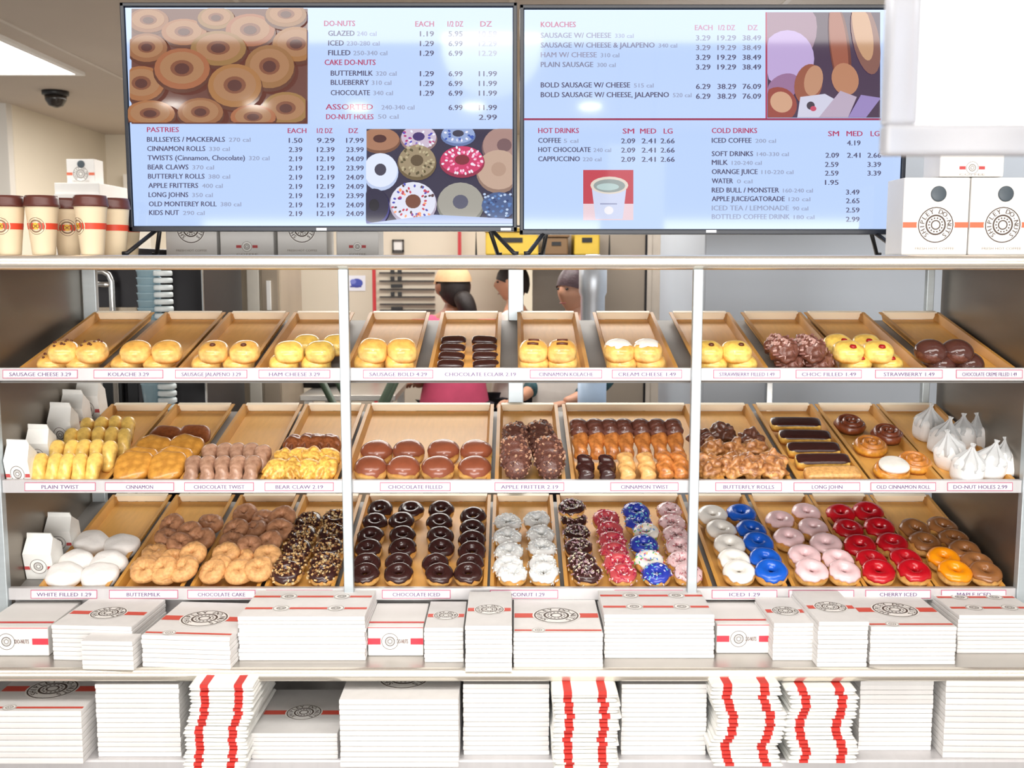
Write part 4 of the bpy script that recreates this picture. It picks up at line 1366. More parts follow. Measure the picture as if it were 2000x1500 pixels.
def top_art(o, w, d, t, kind):
    """printing on the top face; x right, v from back edge (0) to front edge (d)"""
    fl = Flat(lambda x, v, l: Vector((x, d - v, t * 0.93 + 0.0003 + 0.0003 * l)))
    r = min(w * 0.27, 0.062)
    if kind == "wide":
        v = d * 0.5
        fl.rect(-w * 0.49, v - 0.016, w * 0.49, v + 0.016, RS, 1)
        fl.emblem(0, v, r)
        fl.rect(-w * 0.49, d - 0.024, w * 0.49, d - 0.014, RS, 1)
        fl.emblem(-w * 0.22, d - 0.019, 0.016, letters=False, fine=False)
    elif kind == "small":
        v = d * 0.55
        fl.rect(-w * 0.48, v - 0.012, w * 0.48, v + 0.012, RS, 1)
        fl.emblem(0, v, min(w * 0.33, 0.045))
    elif kind == "lines":
        for v in (d * 0.3, d * 0.72):
            fl.rect(-w * 0.49, v - 0.007, w * 0.49, v + 0.007, RS, 1)
            fl.emblem(w * 0.24, v, 0.021, letters=False)
            fl.emblem(-w * 0.2, v, 0.021, letters=False)
    elif kind == "plain":
        fl.emblem(0, d * 0.5, r)
    return fl.obj("printed_emblem", PRINT, o)


def stack(xl, yt, xr, yb, z, d, n, art, where, toplab, rot=0.0, mess=1.0, back=None):
    a, b = on_z(xl, yb, z), on_z(xr, yb, z)
    Yf = (a.y + b.y) / 2
    w = b.x - a.x
    xm = (a.x + b.x) / 2
    H = zat(yt, Yf) - z
    t = H / n
    me = flat_me(w, d, t)
    proto = None
    for i in range(n):
        o = put("flat_box", me)
        top = i == n - 1
        o.location = (xm + RND.uniform(-1, 1) * 0.0009 * mess, Yf + (RND.uniform(0, 1) * 0.002 * mess if not top else 0), z + i * t)
        o.rotation_euler = (0, 0, rot + RND.uniform(-1, 1) * 0.0025 * mess)
        if top:
            tag(o, toplab, "flat box", "flat boxes in the stack " + where)
            if art:
                top_art(o, w, d, t, art)
        else:
            tag(o, "white flat box lower in the stack " + where, "flat box", "flat boxes in the stack " + where)
    return xm, Yf, w, H


Zc, Zl = ZCNT + 0.0005, ZLOW + 0.0005
stack(102, 1222, 262, 1291, Zc, 0.21, 8, "small", "behind the tilted front stack", "white flat box with emblem topping the stack behind the tilted front stack", -0.06)
stack(160, 1252, 262, 1309, Zc, 0.055, 6, None, "tilted at the counter edge", "plain white flat box topping the small stack at the counter edge near the cup end", -0.05)
stack(276, 1242, 452, 1305, Zc, 0.25, 7, "wide", "right of the tilted boxes", "white flat box with red stripe and round emblem topping the slanting stack", -0.07, 1.6)
stack(467, 1204, 714, 1291, Zc, 0.22, 11, "lines", "below the nut donut tray", "wide white flat box with thin red lines topping the stack below the nut donuts", 0.0, 2.0)
stack(829, 1226, 905, 1294, Zc, 0.20, 8, "small", "behind the overhanging boxes", "narrow white flat box with small emblem topping the stack behind the overhanging boxes")
stack(909, 1222, 1000, 1313, Zc, 0.26, 10, "small", "overhanging the counter edge", "narrow white flat box with emblem topping the stack that overhangs the counter edge")
stack(1003, 1236, 1177, 1304, Zc, 0.25, 8, "wide", "below the coconut donuts", "white flat box with broad red stripe and emblem below the coconut donuts")
stack(1180, 1200, 1394, 1286, Zc, 0.21, 11, "lines", "below the sprinkle donuts", "wide white flat box with two red lines topping the tall stack below the sprinkle donuts", 0, 1.6)
stack(1509, 1217, 1590, 1290, Zc, 0.2, 9, "small", "below the pink donuts, set back", "narrow white flat box with emblem topping the set-back stack below the pink donuts")
stack(1596, 1214, 1693, 1303, Zc, 0.24, 10, "small", "below the pink donuts, at the edge", "narrow white flat box with emblem topping the counter-edge stack below the pink donuts")
stack(1698, 1224, 1865, 1298, Zc, 0.25, 9, "wide", "below the red donuts", "white flat box with red stripe and large emblem below the red donuts")
stack(1869, 1201, 2030, 1276, Zc, 0.2, 9, "lines", "below the orange donuts", "white flat box with thin red lines topping the stack below the orange donuts", 0, 1.2)

stack(-40, 1388, 163, 1492, Zl, 0.26, 9, "wide", "at the cup end of the lower shelf", "red striped flat box topping the short stack at the cup end, lower shelf", 0.0, 0.7)
stack(192, 1336, 354, 1478, Zl, 0.24, 15, None, "beside the striped bags on the lower shelf", "plain white flat box topping the tall lower stack beside the double bag pile")
stack(492, 1432, 660, 1483, Zl, 0.26, 6, "small", "in the dark gap of the lower shelf", "white flat box with emblem topping the low stack in the dark gap")
stack(665, 1366, 896, 1499, Zl, 0.25, 13, "plain", "overhanging the lower shelf", "broad white flat box with dark emblem topping the big lower stack", 0, 0.8)
stack(905, 1336, 1072, 1475, Zl, 0.24, 15, None, "between the big stack and single bag pile", "plain white flat box topping the lower stack left of the single bag pile")
stack(1213, 1336, 1378, 1475, Zl, 0.24, 15, None, "right of the single bag pile", "plain white flat box topping the lower stack right of the single bag pile")
stack(1676, 1330, 1818, 1466, Zl, 0.24, 15, None, "right of the twin bag piles", "plain white flat box topping the lower stack right of the twin bag piles")
stack(1842, 1330, 2040, 1481, Zl, 0.22, 13, "lines", "at the far end of the lower shelf", "broad white flat box topping the stack at the right end of the lower shelf", -0.02)


# formed cartons lying on the counter
def flat_carton(xl, yt, xr, yb, d, label):
    a, b = on_z(xl, yb, Zc), on_z(xr, yb, Zc)
    w, Yf = b.x - a.x, a.y
    H = zat(yt, Yf) - Zc
    o = MB().box(-w / 2, w / 2, 0, d, 0, H).obj("pastry_carton", PAPER, None, bevel=0.002, loc=((a.x + b.x) / 2, Yf, Zc))
    tag(o, label, "carton", "printed cartons on the counter")
    fl = Flat(lambda x, y, l: Vector((x, -0.0004 - 0.0003 * l, H - y)))
    fl.rect(-w * 0.5, H * 0.5 - 0.008, -w * 0.27, H * 0.5 + 0.008, (214, 60, 76), 1)
    fl.rect(w * 0.27, H * 0.5 - 0.008, w * 0.5, H * 0.5 + 0.008, (214, 60, 76), 1)
    fl.emblem(-w * 0.1, H * 0.5, min(H * 0.32, 0.022), letters=False)
    fl.text("DO-NUTS", w * 0.12, H * 0.5 + 0.005, 0.011, (140, 120, 116), 2, w * 0.2, "c")
    fl.rect(-w * 0.5, 0.001, w * 0.5, 0.0035, (224, 120, 120), 1)
    fl.obj("front_print", PRINT, o)
    fl = Flat(lambda x, v, l: Vector((x, d - v, H + 0.0004 + 0.0003 * l)))
    fl.rect(-w * 0.5, d * 0.8, w * 0.5, d * 0.86, (214, 70, 66), 1)
    fl.obj("lid_stripe", PRINT, o)
    return o


flat_carton(-40, 1225, 96, 1281, 0.2, "white carton with red stripe ends and emblem at the cup end of the counter")
flat_carton(719, 1224, 827, 1281, 0.18, "white carton with red stripe ends below the chocolate iced rings")
flat_carton(1399, 1219, 1506, 1276, 0.18, "white carton with red stripe ends below the white iced rings")


# ------------------------------------------------------------------ striped paper bags
def bag_me(w, d, t):
    xs = [-0.5, -0.47, -0.33, -0.20, 0.0, 0.20, 0.33, 0.47, 0.5]
    prof = [0.12, 0.8, 1.0, 0.92, 0.9, 0.92, 1.0, 0.8, 0.12]
    vs, fs, mi = [], [], []
    for y in (0, 0.004, d):
        for s in (1, -1):
            for x, p in zip(xs, prof):
                k = 0.6 if y == 0 else 1.0
                vs.append((x * w, y, t / 2 + s * p * k * t / 2))
    n = len(xs)
    for r_ in range(2):
        for s in range(2):
            for i in range(n - 1):
                a = r_ * 2 * n + s * n + i
                f = (a, a + 1, a + 1 + 2 * n, a + 2 * n)
                fs.append(f if s == 0 else f[::-1])
                mi.append(1 if i in (2, 5) else 0)
    for base in (0, 4 * n):
        for i in range(n - 1):
            fs.append((base + i, base + n + i, base + n + i + 1, base + i + 1))
            mi.append(1 if i in (2, 5) else 0)
    for r_ in range(2):
        for i in (0, n - 1):
            a = r_ * 2 * n + i
            fs.append((a, a + 2 * n, a + 3 * n, a + n))
            mi.append(0)
    return build("paper_bag", vs, fs, [BAGM, REDP], mi, False)


def bag_pile(xl, yt, xr, yb, d, n, where, lean=0.0, wave=0.006, seed=0):
    a, b = on_z(xl, yb, Zl), on_z(xr, yb, Zl)
    w, Yf = b.x - a.x, (a.y + b.y) / 2
    H = zat(yt, Yf) - Zl
    t = H / n
    me = bag_me(w, d, t * 0.97)
    for i in range(n):
        o = put("paper_bag", me)
        u = i / (n - 1)
        dx = lean * u + wave * math.sin(u * 9 + seed) + RND.uniform(-1, 1) * 0.003
        o.location = ((a.x + b.x) / 2 + dx, Yf + RND.uniform(0, 0.01), Zl + i * t)
        o.rotation_euler = (0, RND.uniform(-0.02, 0.02) * 0, RND.uniform(-0.03, 0.03))
        o.scale = (RND.uniform(0.97, 1.02), 1, 1)
        if i == n - 1:
            tag(o, "folded white paper bag with red stripes topping the pile " + where, "paper bag", "striped bags in the pile " + where)
        else:
            tag(o, "folded white paper bag with red stripes lower in the pile " + where, "paper bag", "striped bags in the pile " + where)


bag_pile(354, 1338, 478, 1506, 0.27, 22, "beside the dark gap", 0.028, 0.004, 1)
bag_pile(1080, 1352, 1208, 1506, 0.24, 20, "standing alone", 0.0, 0.003, 2)
bag_pile(1392, 1338, 1528, 1500, 0.24, 21, "left of the twin piles", 0.0, 0.009, 3)
bag_pile(1536, 1346, 1672, 1494, 0.24, 19, "right of the twin piles", -0.004, 0.008, 0.5)


# ------------------------------------------------------------------ coffee cups on the top shelf
def cup(px, Y, label, rotz=0.0, src=None, ht=0.152):
    x = xat(px, 470, Y)
    if src is None:
        o = MB().lathe([(0.027, 0), (0.0285, 0.002), (0.041, 0.124), (0.0425, 0.126), (0.0425, 0.129), (0.030, 0.129)], 32).obj("coffee_cup", CREAM, None, True)
        MB().lathe([(0.0445, 0.124), (0.0452, 0.128), (0.044, 0.132), (0.0425, 0.145), (0.0405, 0.153), (0.036, 0.1535), (0.034, 0.148), (0.001, 0.147)], 32).obj("lid", LID, o, True)
        rad = lambda z: 0.0285 + (z - 0.002) / 0.122 * 0.0125
        mb = MB()
        mb.lathe([(rad(0.066) + 0.0004, 0.066), (rad(0.082) + 0.0004, 0.082)], 40, caps=False)
        mb.obj("red_band", BAND, o, True)

        def fn(u, v, l):
            a = -math.pi / 2 + u / 0.0355
            z = 0.074 - v
            q = rad(z) + 0.0006 + 0.0003 * l
            return Vector((q * math.cos(a), q * math.sin(a), z))
        fl = Flat(fn)
        fl.ell(0, 0, 0.024, 0.024, (240, 222, 190), 1, 28)
        fl.ring(0, 0, 0.0205, 0.0218, (120, 92, 70), 2)
        fl.ring(0, 0, 0.013, 0.0165, (132, 104, 80), 2)
        fl.ell(0, 0, 0.0085, 0.0085, (226, 180, 60), 2, 16)
        fl.text("DO", 0, 0.0045, 0.009, (120, 60, 36), 3, None, "c")
        fl.obj("round_emblem", PRINT, o)
    else:
        o = dup(src)
    o.location = (x, Y, ZT + 0.0005)
    o.rotation_euler = (0, 0, rotz)
    tag(o, label, "coffee cup", "lidded cups on the top shelf")
    return o


c0 = cup(18, 0.06, "cream paper cup with brown lid, cut by the picture edge on the top shelf", -0.1)
cup(85, 0.06, "cream paper cup with brown lid, emblem facing out, second from the picture edge", -0.05, c0)
cup(180, 0.05, "cream paper cup with brown lid, nearest the menu screen in the front row", -0.72, c0)
cup(134, 0.17, "shaded cream paper cup with brown lid, half hidden between two front cups", 0.35, c0)
cup(224, 0.165, "cream paper cup behind the front row, close to the menu screen", -1.1, c0)
cup(248, 0.27, "cream paper cup farthest back, partly behind the menu screen", -1.2, c0)


# ------------------------------------------------------------------ coffee cartons
DISC = mat("grey_disc", (74, 84, 92), 0.4)


def coffee_carton(w, h, d, variant=0, name="coffee_carton"):
    o = MB().box(-w / 2, w / 2, 0, d, 0, h).obj(name, PAPER, None, bevel=0.003)
    fl = Flat(lambda x, y, l: Vector((x, -0.0006 - 0.0003 * l, h - y)))
    if variant == 0:
        ey = h * 0.61
        fl.rect(-w / 2, ey - 0.007, w / 2, ey + 0.007, (224, 110, 78), 1)
        fl.emblem(0, ey, w * 0.28)
        fl.text("FRESH HOT COFFEE", 0, h * 0.93, 0.006, (170, 160, 150), 1, w * 0.6, "c")
    else:
        ey = h * 0.86
        fl.rect(-w * 0.2, ey - 0.004, w * 0.2, ey + 0.004, (190, 70, 70), 1)
        fl.emblem(0, ey, w * 0.1, letters=False)
        fl.text("COFFEE", 0, h * 0.98, 0.005, (170, 160, 150), 1, w * 0.4, "c")
    fl.obj("front_print", PRINT, o)
    if variant == 0:
        mb = MB()
        M = Matrix.Rotation(math.pi / 2, 4, "X")
        mb.lathe([(0.02, 0), (0.02, 0.002), (0.017, 0.003), (0.001, 0.003)], 24)
        mb.v = [M @ v for v in mb.v]
        q = mb.obj("spout_disc", DISC, o, True)
        q.location = (0.004, -0.0005, h * 0.79)
    return o


W = xat(1892, 420, 0.03) - xat(1764, 420, 0.03)
Hc = zat(347, 0.03) - ZT
grp = "white coffee cartons"
k1 = coffee_carton(W, Hc, 0.12)
k1.location = (xat(1828, 420, 0.03), 0.03, ZT + 0.0005)
tag(k1, "white coffee carton with emblem and dark disc, right beside the menu screen", "coffee carton", grp)
k2 = dup(k1)
k2.location = (xat(1828, 420, 0.03) + W + 0.004, 0.03, ZT + 0.0005)
tag(k2, "white coffee carton with emblem and dark disc, cut by the picture edge", "coffee carton", grp)
k3 = coffee_carton(W * 0.97, 0.16, 0.11, 1)
k3.location = (xat(1898, 340, 0.035), 0.035, ZT + Hc + 0.003)
tag(k3, "white coffee carton lying across the two front cartons, under the hanging sign", "coffee carton", grp)
for i, (a_, b_, v) in enumerate([(323, 424, 0), (429, 535, 1), (541, 639, 0), (656, 740, 1)]):
    xa, xb = xat(a_, 470, 0.40), xat(b_, 470, 0.40)
    k = coffee_carton(xb - xa - 0.002, 0.205, 0.12, v)
    k.location = ((xa + xb) / 2, 0.40, ZT + 0.0005)
    tag(k, "shaded white carton behind the do-nut screen, %s from the cups" % pos5[i], "coffee carton", "cartons behind the do-nut screen")


# ------------------------------------------------------------------ bags and cartons standing at the side panels
def gable_bag(w, d, h):
    """paper treat carton with a folded gable top"""
    vs = [(-w / 2, -d / 2, 0), (w / 2, -d / 2, 0), (w / 2, d / 2, 0), (-w / 2, d / 2, 0), (-w / 2, -d / 2, h * 0.62), (w / 2, -d / 2, h * 0.62), (w / 2, d / 2, h * 0.62), (-w / 2, d / 2, h * 0.62), (-w * 0.46, -0.002, h * 0.88), (w * 0.46, -0.002, h * 0.88), (w * 0.46, 0.002, h * 0.88), (-w * 0.46, 0.002, h * 0.88), (-w * 0.43, -0.002, h), (w * 0.4, -0.002, h * 0.985), (w * 0.4, 0.002, h * 0.985), (-w * 0.43, 0.002, h)]
    fs = [(3, 2, 1, 0)]
    for r_ in range(3):
        for k in range(4):
            a, b = r_ * 4 + k, r_ * 4 + (k + 1) % 4
            fs.append((a, b, b + 4, a + 4))
    fs.append((12, 13, 14, 15))
    o = put("paper_carton_bag", build("paper_carton_bag", vs, fs, BAGM))
    fl = Flat(lambda x, y, l: Vector((x, -d / 2 - 0.0006 - 0.0003 * l, h * 0.62 - y)))
    fl.rect(-w * 0.5, h * 0.3, w * 0.5, h * 0.38, (196, 80, 80), 1)
    fl.emblem(0, h * 0.3, w * 0.3, letters=False)
    fl.obj("front_print", PRINT, o)
    return o


def on_deck(ri, Y):
    q = rows[ri]
    s = (Y - q["a"].y) / q["d"].y
    return (q["a"] + q["d"] * s - q["n"] * 0.006).z


gb = gable_bag(0.078, 0.07, 0.125)
for i, (o, ri, px, py, Y, s, rz, lab) in enumerate([
    (gb, 2, 84, 1090, 0.13, 1.0, 0.35, "white folded-top paper carton bag, nearest one beside the powdered donuts"),
    (None, 2, 122, 1040, 0.26, 0.95, 0.3, "white folded-top paper carton bag standing behind another beside the powdered donuts"),
    (None, 1, 38, 890, 0.05, 0.82, 0.2, "white paper bag with emblem, frontmost beside the pale twists"),
    (None, 1, 85, 855, 0.16, 0.8, 0.5, "white paper bag with red mark, second from the front beside the pale twists"),
    (None, 1, 128, 815, 0.30, 0.85, 0.25, "grey white paper bag, third from the front beside the pale twists"),
    (None, 1, 150, 790, 0.40, 0.85, 0.1, "paper bag with emblem leaning second from the back beside the pale twists"),
    (None, 1, 182, 790, 0.49, 0.9, 0.4, "tall paper bag at the very back beside the pale twists"),
]):
    o = o or dup(gb)
    q = rows[ri]
    x = min(xat(px, py, Y), -1.27)
    w2 = 0.039 * s
    x = max(XL + 0.006 + w2, x)
    o.location = (x, Y, on_deck(ri, Y) + 0.001)
    o.rotation_euler = (q["th"], 0, 0)
    o.scale = (s, s, s * (1.0 if ri == 2 else 1.25))
    tag(o, lab, "paper bag", "paper bags at the side panel of the case")

# wrapped white treat bags with twisted clear tops
CLEAR, nt, b_ = newmat("clear_wrap")
b_.inputs["Base Color"].default_value = (0.92, 0.94, 0.95, 1)
b_.inputs["Roughness"].default_value = 0.12
b_.inputs["Transmission Weight"].default_value = 0.35
b_.inputs["IOR"].default_value = 1.15
nz = nt.nodes.new("ShaderNodeTexNoise")
nz.inputs["Scale"].default_value = 60
bp = nt.nodes.new("ShaderNodeBump")
bp.inputs["Strength"].default_value = 0.6
bp.inputs["Distance"].default_value = 0.004
nt.links.new(nz.outputs["Fac"], bp.inputs["Height"])
nt.links.new(bp.outputs["Normal"], b_.inputs["Normal"])
WHITEB = mat("white_treats", (244, 243, 242), 0.6, 0, 0.03, 30, 0.3, 60)
root = put("treat_bag", blob_me("treat_bag", 0.039, 0.039, 0.038, WHITEB, e=0.7, e2=0.6, amp=0.08, ns=40, seed=5, flat=0.8))
vs, fs = [], []
n = 18
prof = [(0.0395, 0.040), (0.040, 0.052), (0.034, 0.064), (0.020, 0.078), (0.009, 0.090), (0.004, 0.100), (0.007, 0.108)]
for r_, z in prof:
    for k in range(n):
        a = 2 * math.pi * k / n
        q = r_ * (1 + 0.14 * (k % 2 * 2 - 1) * (1 if z > 0.045 else 0.3))
        vs.append((q * math.cos(a), q * math.sin(a), z))
for i in range(len(prof) - 1):
    for k in range(n):
        a, b = i * n + k, i * n + (k + 1) % n
        fs.append((a, b, b + n, a + n))
put("clear_top", build("clear_top", vs, fs, CLEAR), root)
first_bag = root
TB = [("back", 1812, 838), ("second from the back, over the tray rim", 1838, 866), ("centre back", 1880, 862), ("back beside the side panel", 1925, 860), ("middle", 1862, 893), ("front, first from the cinnamon rolls", 1888, 920), ("front, middle one", 1928, 915), ("front, nearest the side panel", 1966, 912)]
q = rows[1]
for i, (w_, px, py) in enumerate(TB):
    o = first_bag if i == 0 else dup(first_bag)
    p0 = q["a"] + q["n"] * 0.03
    r = ray(px, py)
    t = (p0 - CAM).dot(q["n"]) / r.dot(q["n"])
    c = CAM + r * t - q["n"] * 0.029
    o.location = c
    o.rotation_euler = (q["th"], 0, i * 1.3)
    tag(o, "white treat bag with twisted clear top, " + w_, "treat bag", "wrapped treat bags on the middle tier")

# ------------------------------------------------------------------ hanging paper sign in the upper right foreground, glow added to its insert
YS = -1.55
a0, a1 = at(1722, 304, YS), at(1786, 243, YS)
xR = at(2250, 300, YS).x
sg = thing("hanging_sign", "blank white paper sign in a clear acrylic holder hanging at the top right", "hanging sign", (0, YS, a0.z))
ACR, nt, b_ = newmat("clear_acrylic")
b_.inputs["Base Color"].default_value = (0.72, 0.73, 0.77, 1)
b_.inputs["Roughness"].default_value = 0.25
b_.inputs["Transmission Weight"].default_value = 0.5
b_.inputs["IOR"].default_value = 1.2
zt = 0.42
mb = MB()
mb.box(a0.x, xR, -0.012, 0.012, 0, a1.z - a0.z - 0.001).box(a0.x, a1.x - 0.0005, -0.012, 0.012, a1.z - a0.z - 0.001, zt)
mb.obj("acrylic_holder", ACR, sg, bevel=0.004)
MB().box(a1.x, xR, -0.006, 0.006, a1.z - a0.z, zt - 0.002).obj("white_insert", emis("insert_added_glow", (255, 255, 255), 1.0), sg)
for x in (a0.x + 0.08, xR - 0.05):
    MB().tube([(x, 0, zt - 0.005), (x, 0, CEIL - a0.z)], 0.0025, 8).obj("hanging_cord", BLACK, sg)

# ================================================================== kitchen behind the case
DARKP = mat("dark_appliance", (34, 32, 36), 0.35, 0.2, 0.15, 4)
WARM = mat("warm_steel", (176, 162, 142), 0.4, 0.3, 0.1, 4, stretch=(10, 1, 1))
GREYP = mat("cooler_panel", (186, 194, 204), 0.5, 0.1, 0.03, 2)
CHROME = mat("chrome_tube", (210, 210, 208), 0.2, 0.95, 0.02, 5)


def kx(px, Y, py=560):
    return xat(px, py, Y)


# walk-in cooler behind the right bay
Y = 1.35
o = thing("walk_in_cooler", "pale grey walk-in cooler box behind the right bay of the case", "walk-in cooler", (kx(1375, Y), Y, 0))
w = kx(2130, Y) - kx(1375, Y)
MB().box(0, w, 0, 1.2, 0.05, 2.02).obj("cabinet_body", GREYP, o, bevel=0.006)
MB().box(0, w, 0.02, 1.18, 0, 0.05).obj("plinth", DARKP, o)
MB().box(0.25, 0.27, -0.03, -0.01, 0.9, 1.15).box(0.25, 0.27, -0.03, 0.0, 0.9, 0.92).box(0.25, 0.27, -0.03, 0.0, 1.13, 1.15).obj("handle", CHROME, o)

# tall wall panels and tan door behind the middle bay
Y = 3.4
CORR = mat("ribbed_wall_panel", (206, 196, 184), 0.7)
x0, x1 = kx(1262, Y), kx(1500, Y)
mb = MB().box(x0, x1, Y, Y + 0.06, 0, CEIL)
k = x0
while k < x1:
    mb.box(k, k + 0.03, Y - 0.008, Y, 0, CEIL)
    k += 0.075
struct("wall_partition", mb, CORR)
x0, x1 = kx(1040, Y), kx(1259, Y)
dr = struct("door_1", MB().box(x0, x1, Y + 0.01, Y + 0.05, 0, 2.05), mat("grey_tan_door", (164, 152, 138), 0.5, 0.1, 0.05, 3))
MB().box(x1 - 0.12, x1 - 0.09, Y - 0.03, Y + 0.01, 0.95, 1.1).obj("door_handle", CHROME, dr)
struct("trim_3", MB().box(x1, x1 + 0.012, Y - 0.01, Y + 0.05, 0, 2.05), DARKP)
# steel column with pale sleeve next to the door
Y = 1.75
x0, x1 = kx(1140, Y), kx(1176, Y)
o = thing("steel_column", "round shouldered pale steel stand behind the middle bay, beside the tan door", "stand", ((x0 + x1) / 2, Y, 0))
MB().lathe([(0.09, 0), (0.09, 0.02), (0.052, 0.04), (0.052, 1.42), (0.06, 1.44), (0.06, 1.56), (0.03, 1.6)], 24).obj("pole", mat("satin_column", (206, 212, 220), 0.35, 0.6), o, True)
MB().lathe([(0.062, 0.82), (0.062, 1.06)], 24).obj("blue_sleeve", mat("pale_blue_sleeve", (168, 190, 216), 0.4), o, True)

# left bay: black oven with tubular handle
Y = 1.3
x0, x1 = kx(172, Y), kx(272, Y)
o = thing("oven_rack", "black upright oven with bent chrome tube handle behind the left bay", "oven", ((x0 + x1) / 2, Y, 0))
w = x1 - x0
MB().box(-w / 2, w / 2, 0, 0.6, 0.05, 1.62).obj("cabinet_body", DARKP, o, bevel=0.005)
MB().box(-w / 2 + 0.01, w / 2 - 0.01, 0.02, 0.58, 0, 0.05).obj("plinth", DARKP, o)
MB().box(-w / 2 + 0.02, w / 2 - 0.02, -0.006, 0, 0.7, 1.3).obj("glass_door", mat("oven_glass", (14, 14, 18), 0.08), o)
zt_ = zat(532, Y)
xh = kx(228, Y) - (x0 + x1) / 2
MB().tube([(-w / 2 + 0.02, -0.03, zat(555, Y)), (xh - 0.03, -0.05, zat(555, Y)), (xh, -0.05, zat(556, Y))], 0.012, 10).tube([(xh - 0.07, -0.05, zat(530, Y)), (xh - 0.03, -0.05, zat(530, Y)), (xh - 0.008, -0.05, zat(536, Y)), (xh, -0.05, zat(548, Y)), (xh, -0.05, 0.9)], 0.012, 10).obj("tube_handle", CHROME, o, True)
MB().box(-w / 2 + 0.01, w / 2 - 0.01, -0.02, 0, zat(612, Y), zat(600, Y)).obj("door_sill", WARM, o)

# stacks of clear blue cups with pale lids
Y = 1.15
CB = mat("pale_blue_plastic", (150, 178, 190), 0.3, 0, 0.1, 10)
LB = mat("pale_lid_plastic", (226, 236, 238), 0.35)
shelf_top = 1.02
sh = thing("cup_stand", "narrow steel stand carrying the tall cup and lid stacks", "stand", (kx(302, Y), Y, 0))
MB().box(-0.12, 0.12, -0.07, 0.07, shelf_top - 0.02, shelf_top).obj("stand_top", STEEL, sh)
for sx in (-0.1, 0.1):
    for sy in (-0.05, 0.05):
        MB().box(sx - 0.01, sx + 0.01, sy - 0.01, sy + 0.01, 0, shelf_top - 0.02).obj("leg", STEEL, sh)
o = None
for i in range(16):
    if o is None:
        o = base_cup = MB().lathe([(0.032, 0), (0.042, 0.09), (0.0445, 0.092), (0.0445, 0.097), (0.040, 0.097)], 24).obj("plastic_cup", CB, None, True)
    else:
        o = dup(base_cup)
    o.location = (kx(291, Y), Y, shelf_top + 0.001 + i * 0.028)
    tag(o, "pale blue plastic cup nested in the tall stack behind the left bay", "plastic cup", "nested cups behind the left bay")
o = None
for i in range(20):
    if o is None:
        o = base_lid = MB().lathe([(0.03, 0), (0.034, 0.002), (0.034, 0.015), (0.030, 0.019)], 20).obj("drink_cover", LB, None, True)
    else:
        o = dup(base_lid)
    o.location = (kx(324, Y), Y - 0.03, shelf_top + 0.001 + i * 0.026)
    tag(o, "white cup lid in the tall lid stack beside the blue cups", "lid", "stacked lids behind the left bay")

# dark fridge and warm steel proofer further right
Y = 1.6
x0, x1 = kx(335, Y), kx(398, Y)
o = thing("dark_refrigerator", "tall black refrigerator beside the stacked blue cups", "refrigerator", ((x0 + x1) / 2, Y, 0))
w = x1 - x0
MB().box(-w / 2, w / 2, 0, 0.6, 0.04, 1.75).obj("cabinet_body", DARKP, o, bevel=0.006)
MB().box(w / 2 - 0.006, w / 2, -0.012, 0, 0.04, 1.75).obj("edge_strip", CHROME, o)
Y = 2.32
x0, x1 = kx(403.5, Y), kx(548, Y)
o = thing("steel_proofing_cabinet", "warm steel cabinet with upright chrome handle behind the left bay", "cabinet", ((x0 + x1) / 2, Y, 0))
w = x1 - x0
MB().box(-w / 2, w / 2, 0, 0.5, 0.08, 1.85).obj("cabinet_body", WARM, o, bevel=0.006)
for k, (p0, p1) in enumerate(((404, 462), (484, 508), (512, 545))):
    a_, b_2 = kx(p0, Y) - o.location.x, kx(p1, Y) - o.location.x
    f = MB().box(a_, b_2, -0.02, 0, 0.15, 1.8).obj("door", mat("proofer_door%d" % k, ((196, 176, 146), (204, 198, 186), (150, 136, 118))[k], 0.4, 0.3, 0.08, 4), o, bevel=0.004)
    if k == 0:
        h_ = kx(441, Y) - o.location.x
        MB().tube([(h_, -0.022, zat(545, Y)), (h_, -0.06, zat(548, Y)), (h_, -0.06, 0.85), (h_, -0.022, 0.83)], 0.013, 10).obj("handle", LB, f, True)  # bright look of lit chrome put into a pale colour
    if k == 2:
        MB().box((a_ + b_2) / 2 - 0.012, (a_ + b_2) / 2 + 0.006, -0.035, -0.02, zat(605, Y), zat(548, Y)).obj("gauge_strip", PAPER, f)
for sx in (-w / 2 + 0.04, w / 2 - 0.04):
    MB().box(sx - 0.02, sx + 0.02, 0.05, 0.45, 0, 0.08).obj("foot", DARKP, o)

# notice with a blue drawing, red poles, bar rack with black clips
Y = 3.6
WALL2 = struct("wall_divider", MB().box(kx(545, Y), kx(1010, Y), Y, Y + 0.08, 0, 1.95), WALLM)
a_, b_2 = at(681, 566, Y), at(712, 541, Y)
fl = Flat(lambda x, y, l: at(x, y, Y) - Vector((0, 0.004 + 0.001 * l, 0)))
fl.rect(678, 538, 714, 568, (232, 234, 244), 0)
fl.ell(697, 553, 12, 9, (70, 84, 176), 1, 14)
fl.ell(690, 550, 6, 5, (120, 130, 206), 2, 10)
fl.rect(684, 558, 706, 561, (60, 66, 150), 2)
o = fl.obj("wall_notice", PRINT)
tag(o, "small white notice with a blue drawing pinned beside the front post", "notice")
for (px, p0, p1, lab) in ((732, 526, 640, "dark red upright pole beside the rack of black clips"), (898, 440, 545, "red upright pole seen above the top shelf between the screens")):
    b0, b1 = at(px, p1, Y - 0.1), at(px, p0, Y - 0.1)
    zb = 0.0
    o = MB().lathe([(0.03, 0), (0.03, 0.01), (0.011, 0.014), (0.011, 2.0)], 12).obj("red_pole", mat("red_pole_paint", (168, 40, 46), 0.4), None, True)
    o.location = (b0.x, Y - 0.1, 0)
    tag(o, lab, "pole", "red poles in the kitchen")
o = thing("clip_rail", "wall rack of four dark bars with black clips behind the middle bay", "rack", (kx(790, Y), Y - 0.012, 0))
BAR = mat("dark_bar", (60, 54, 50), 0.4)
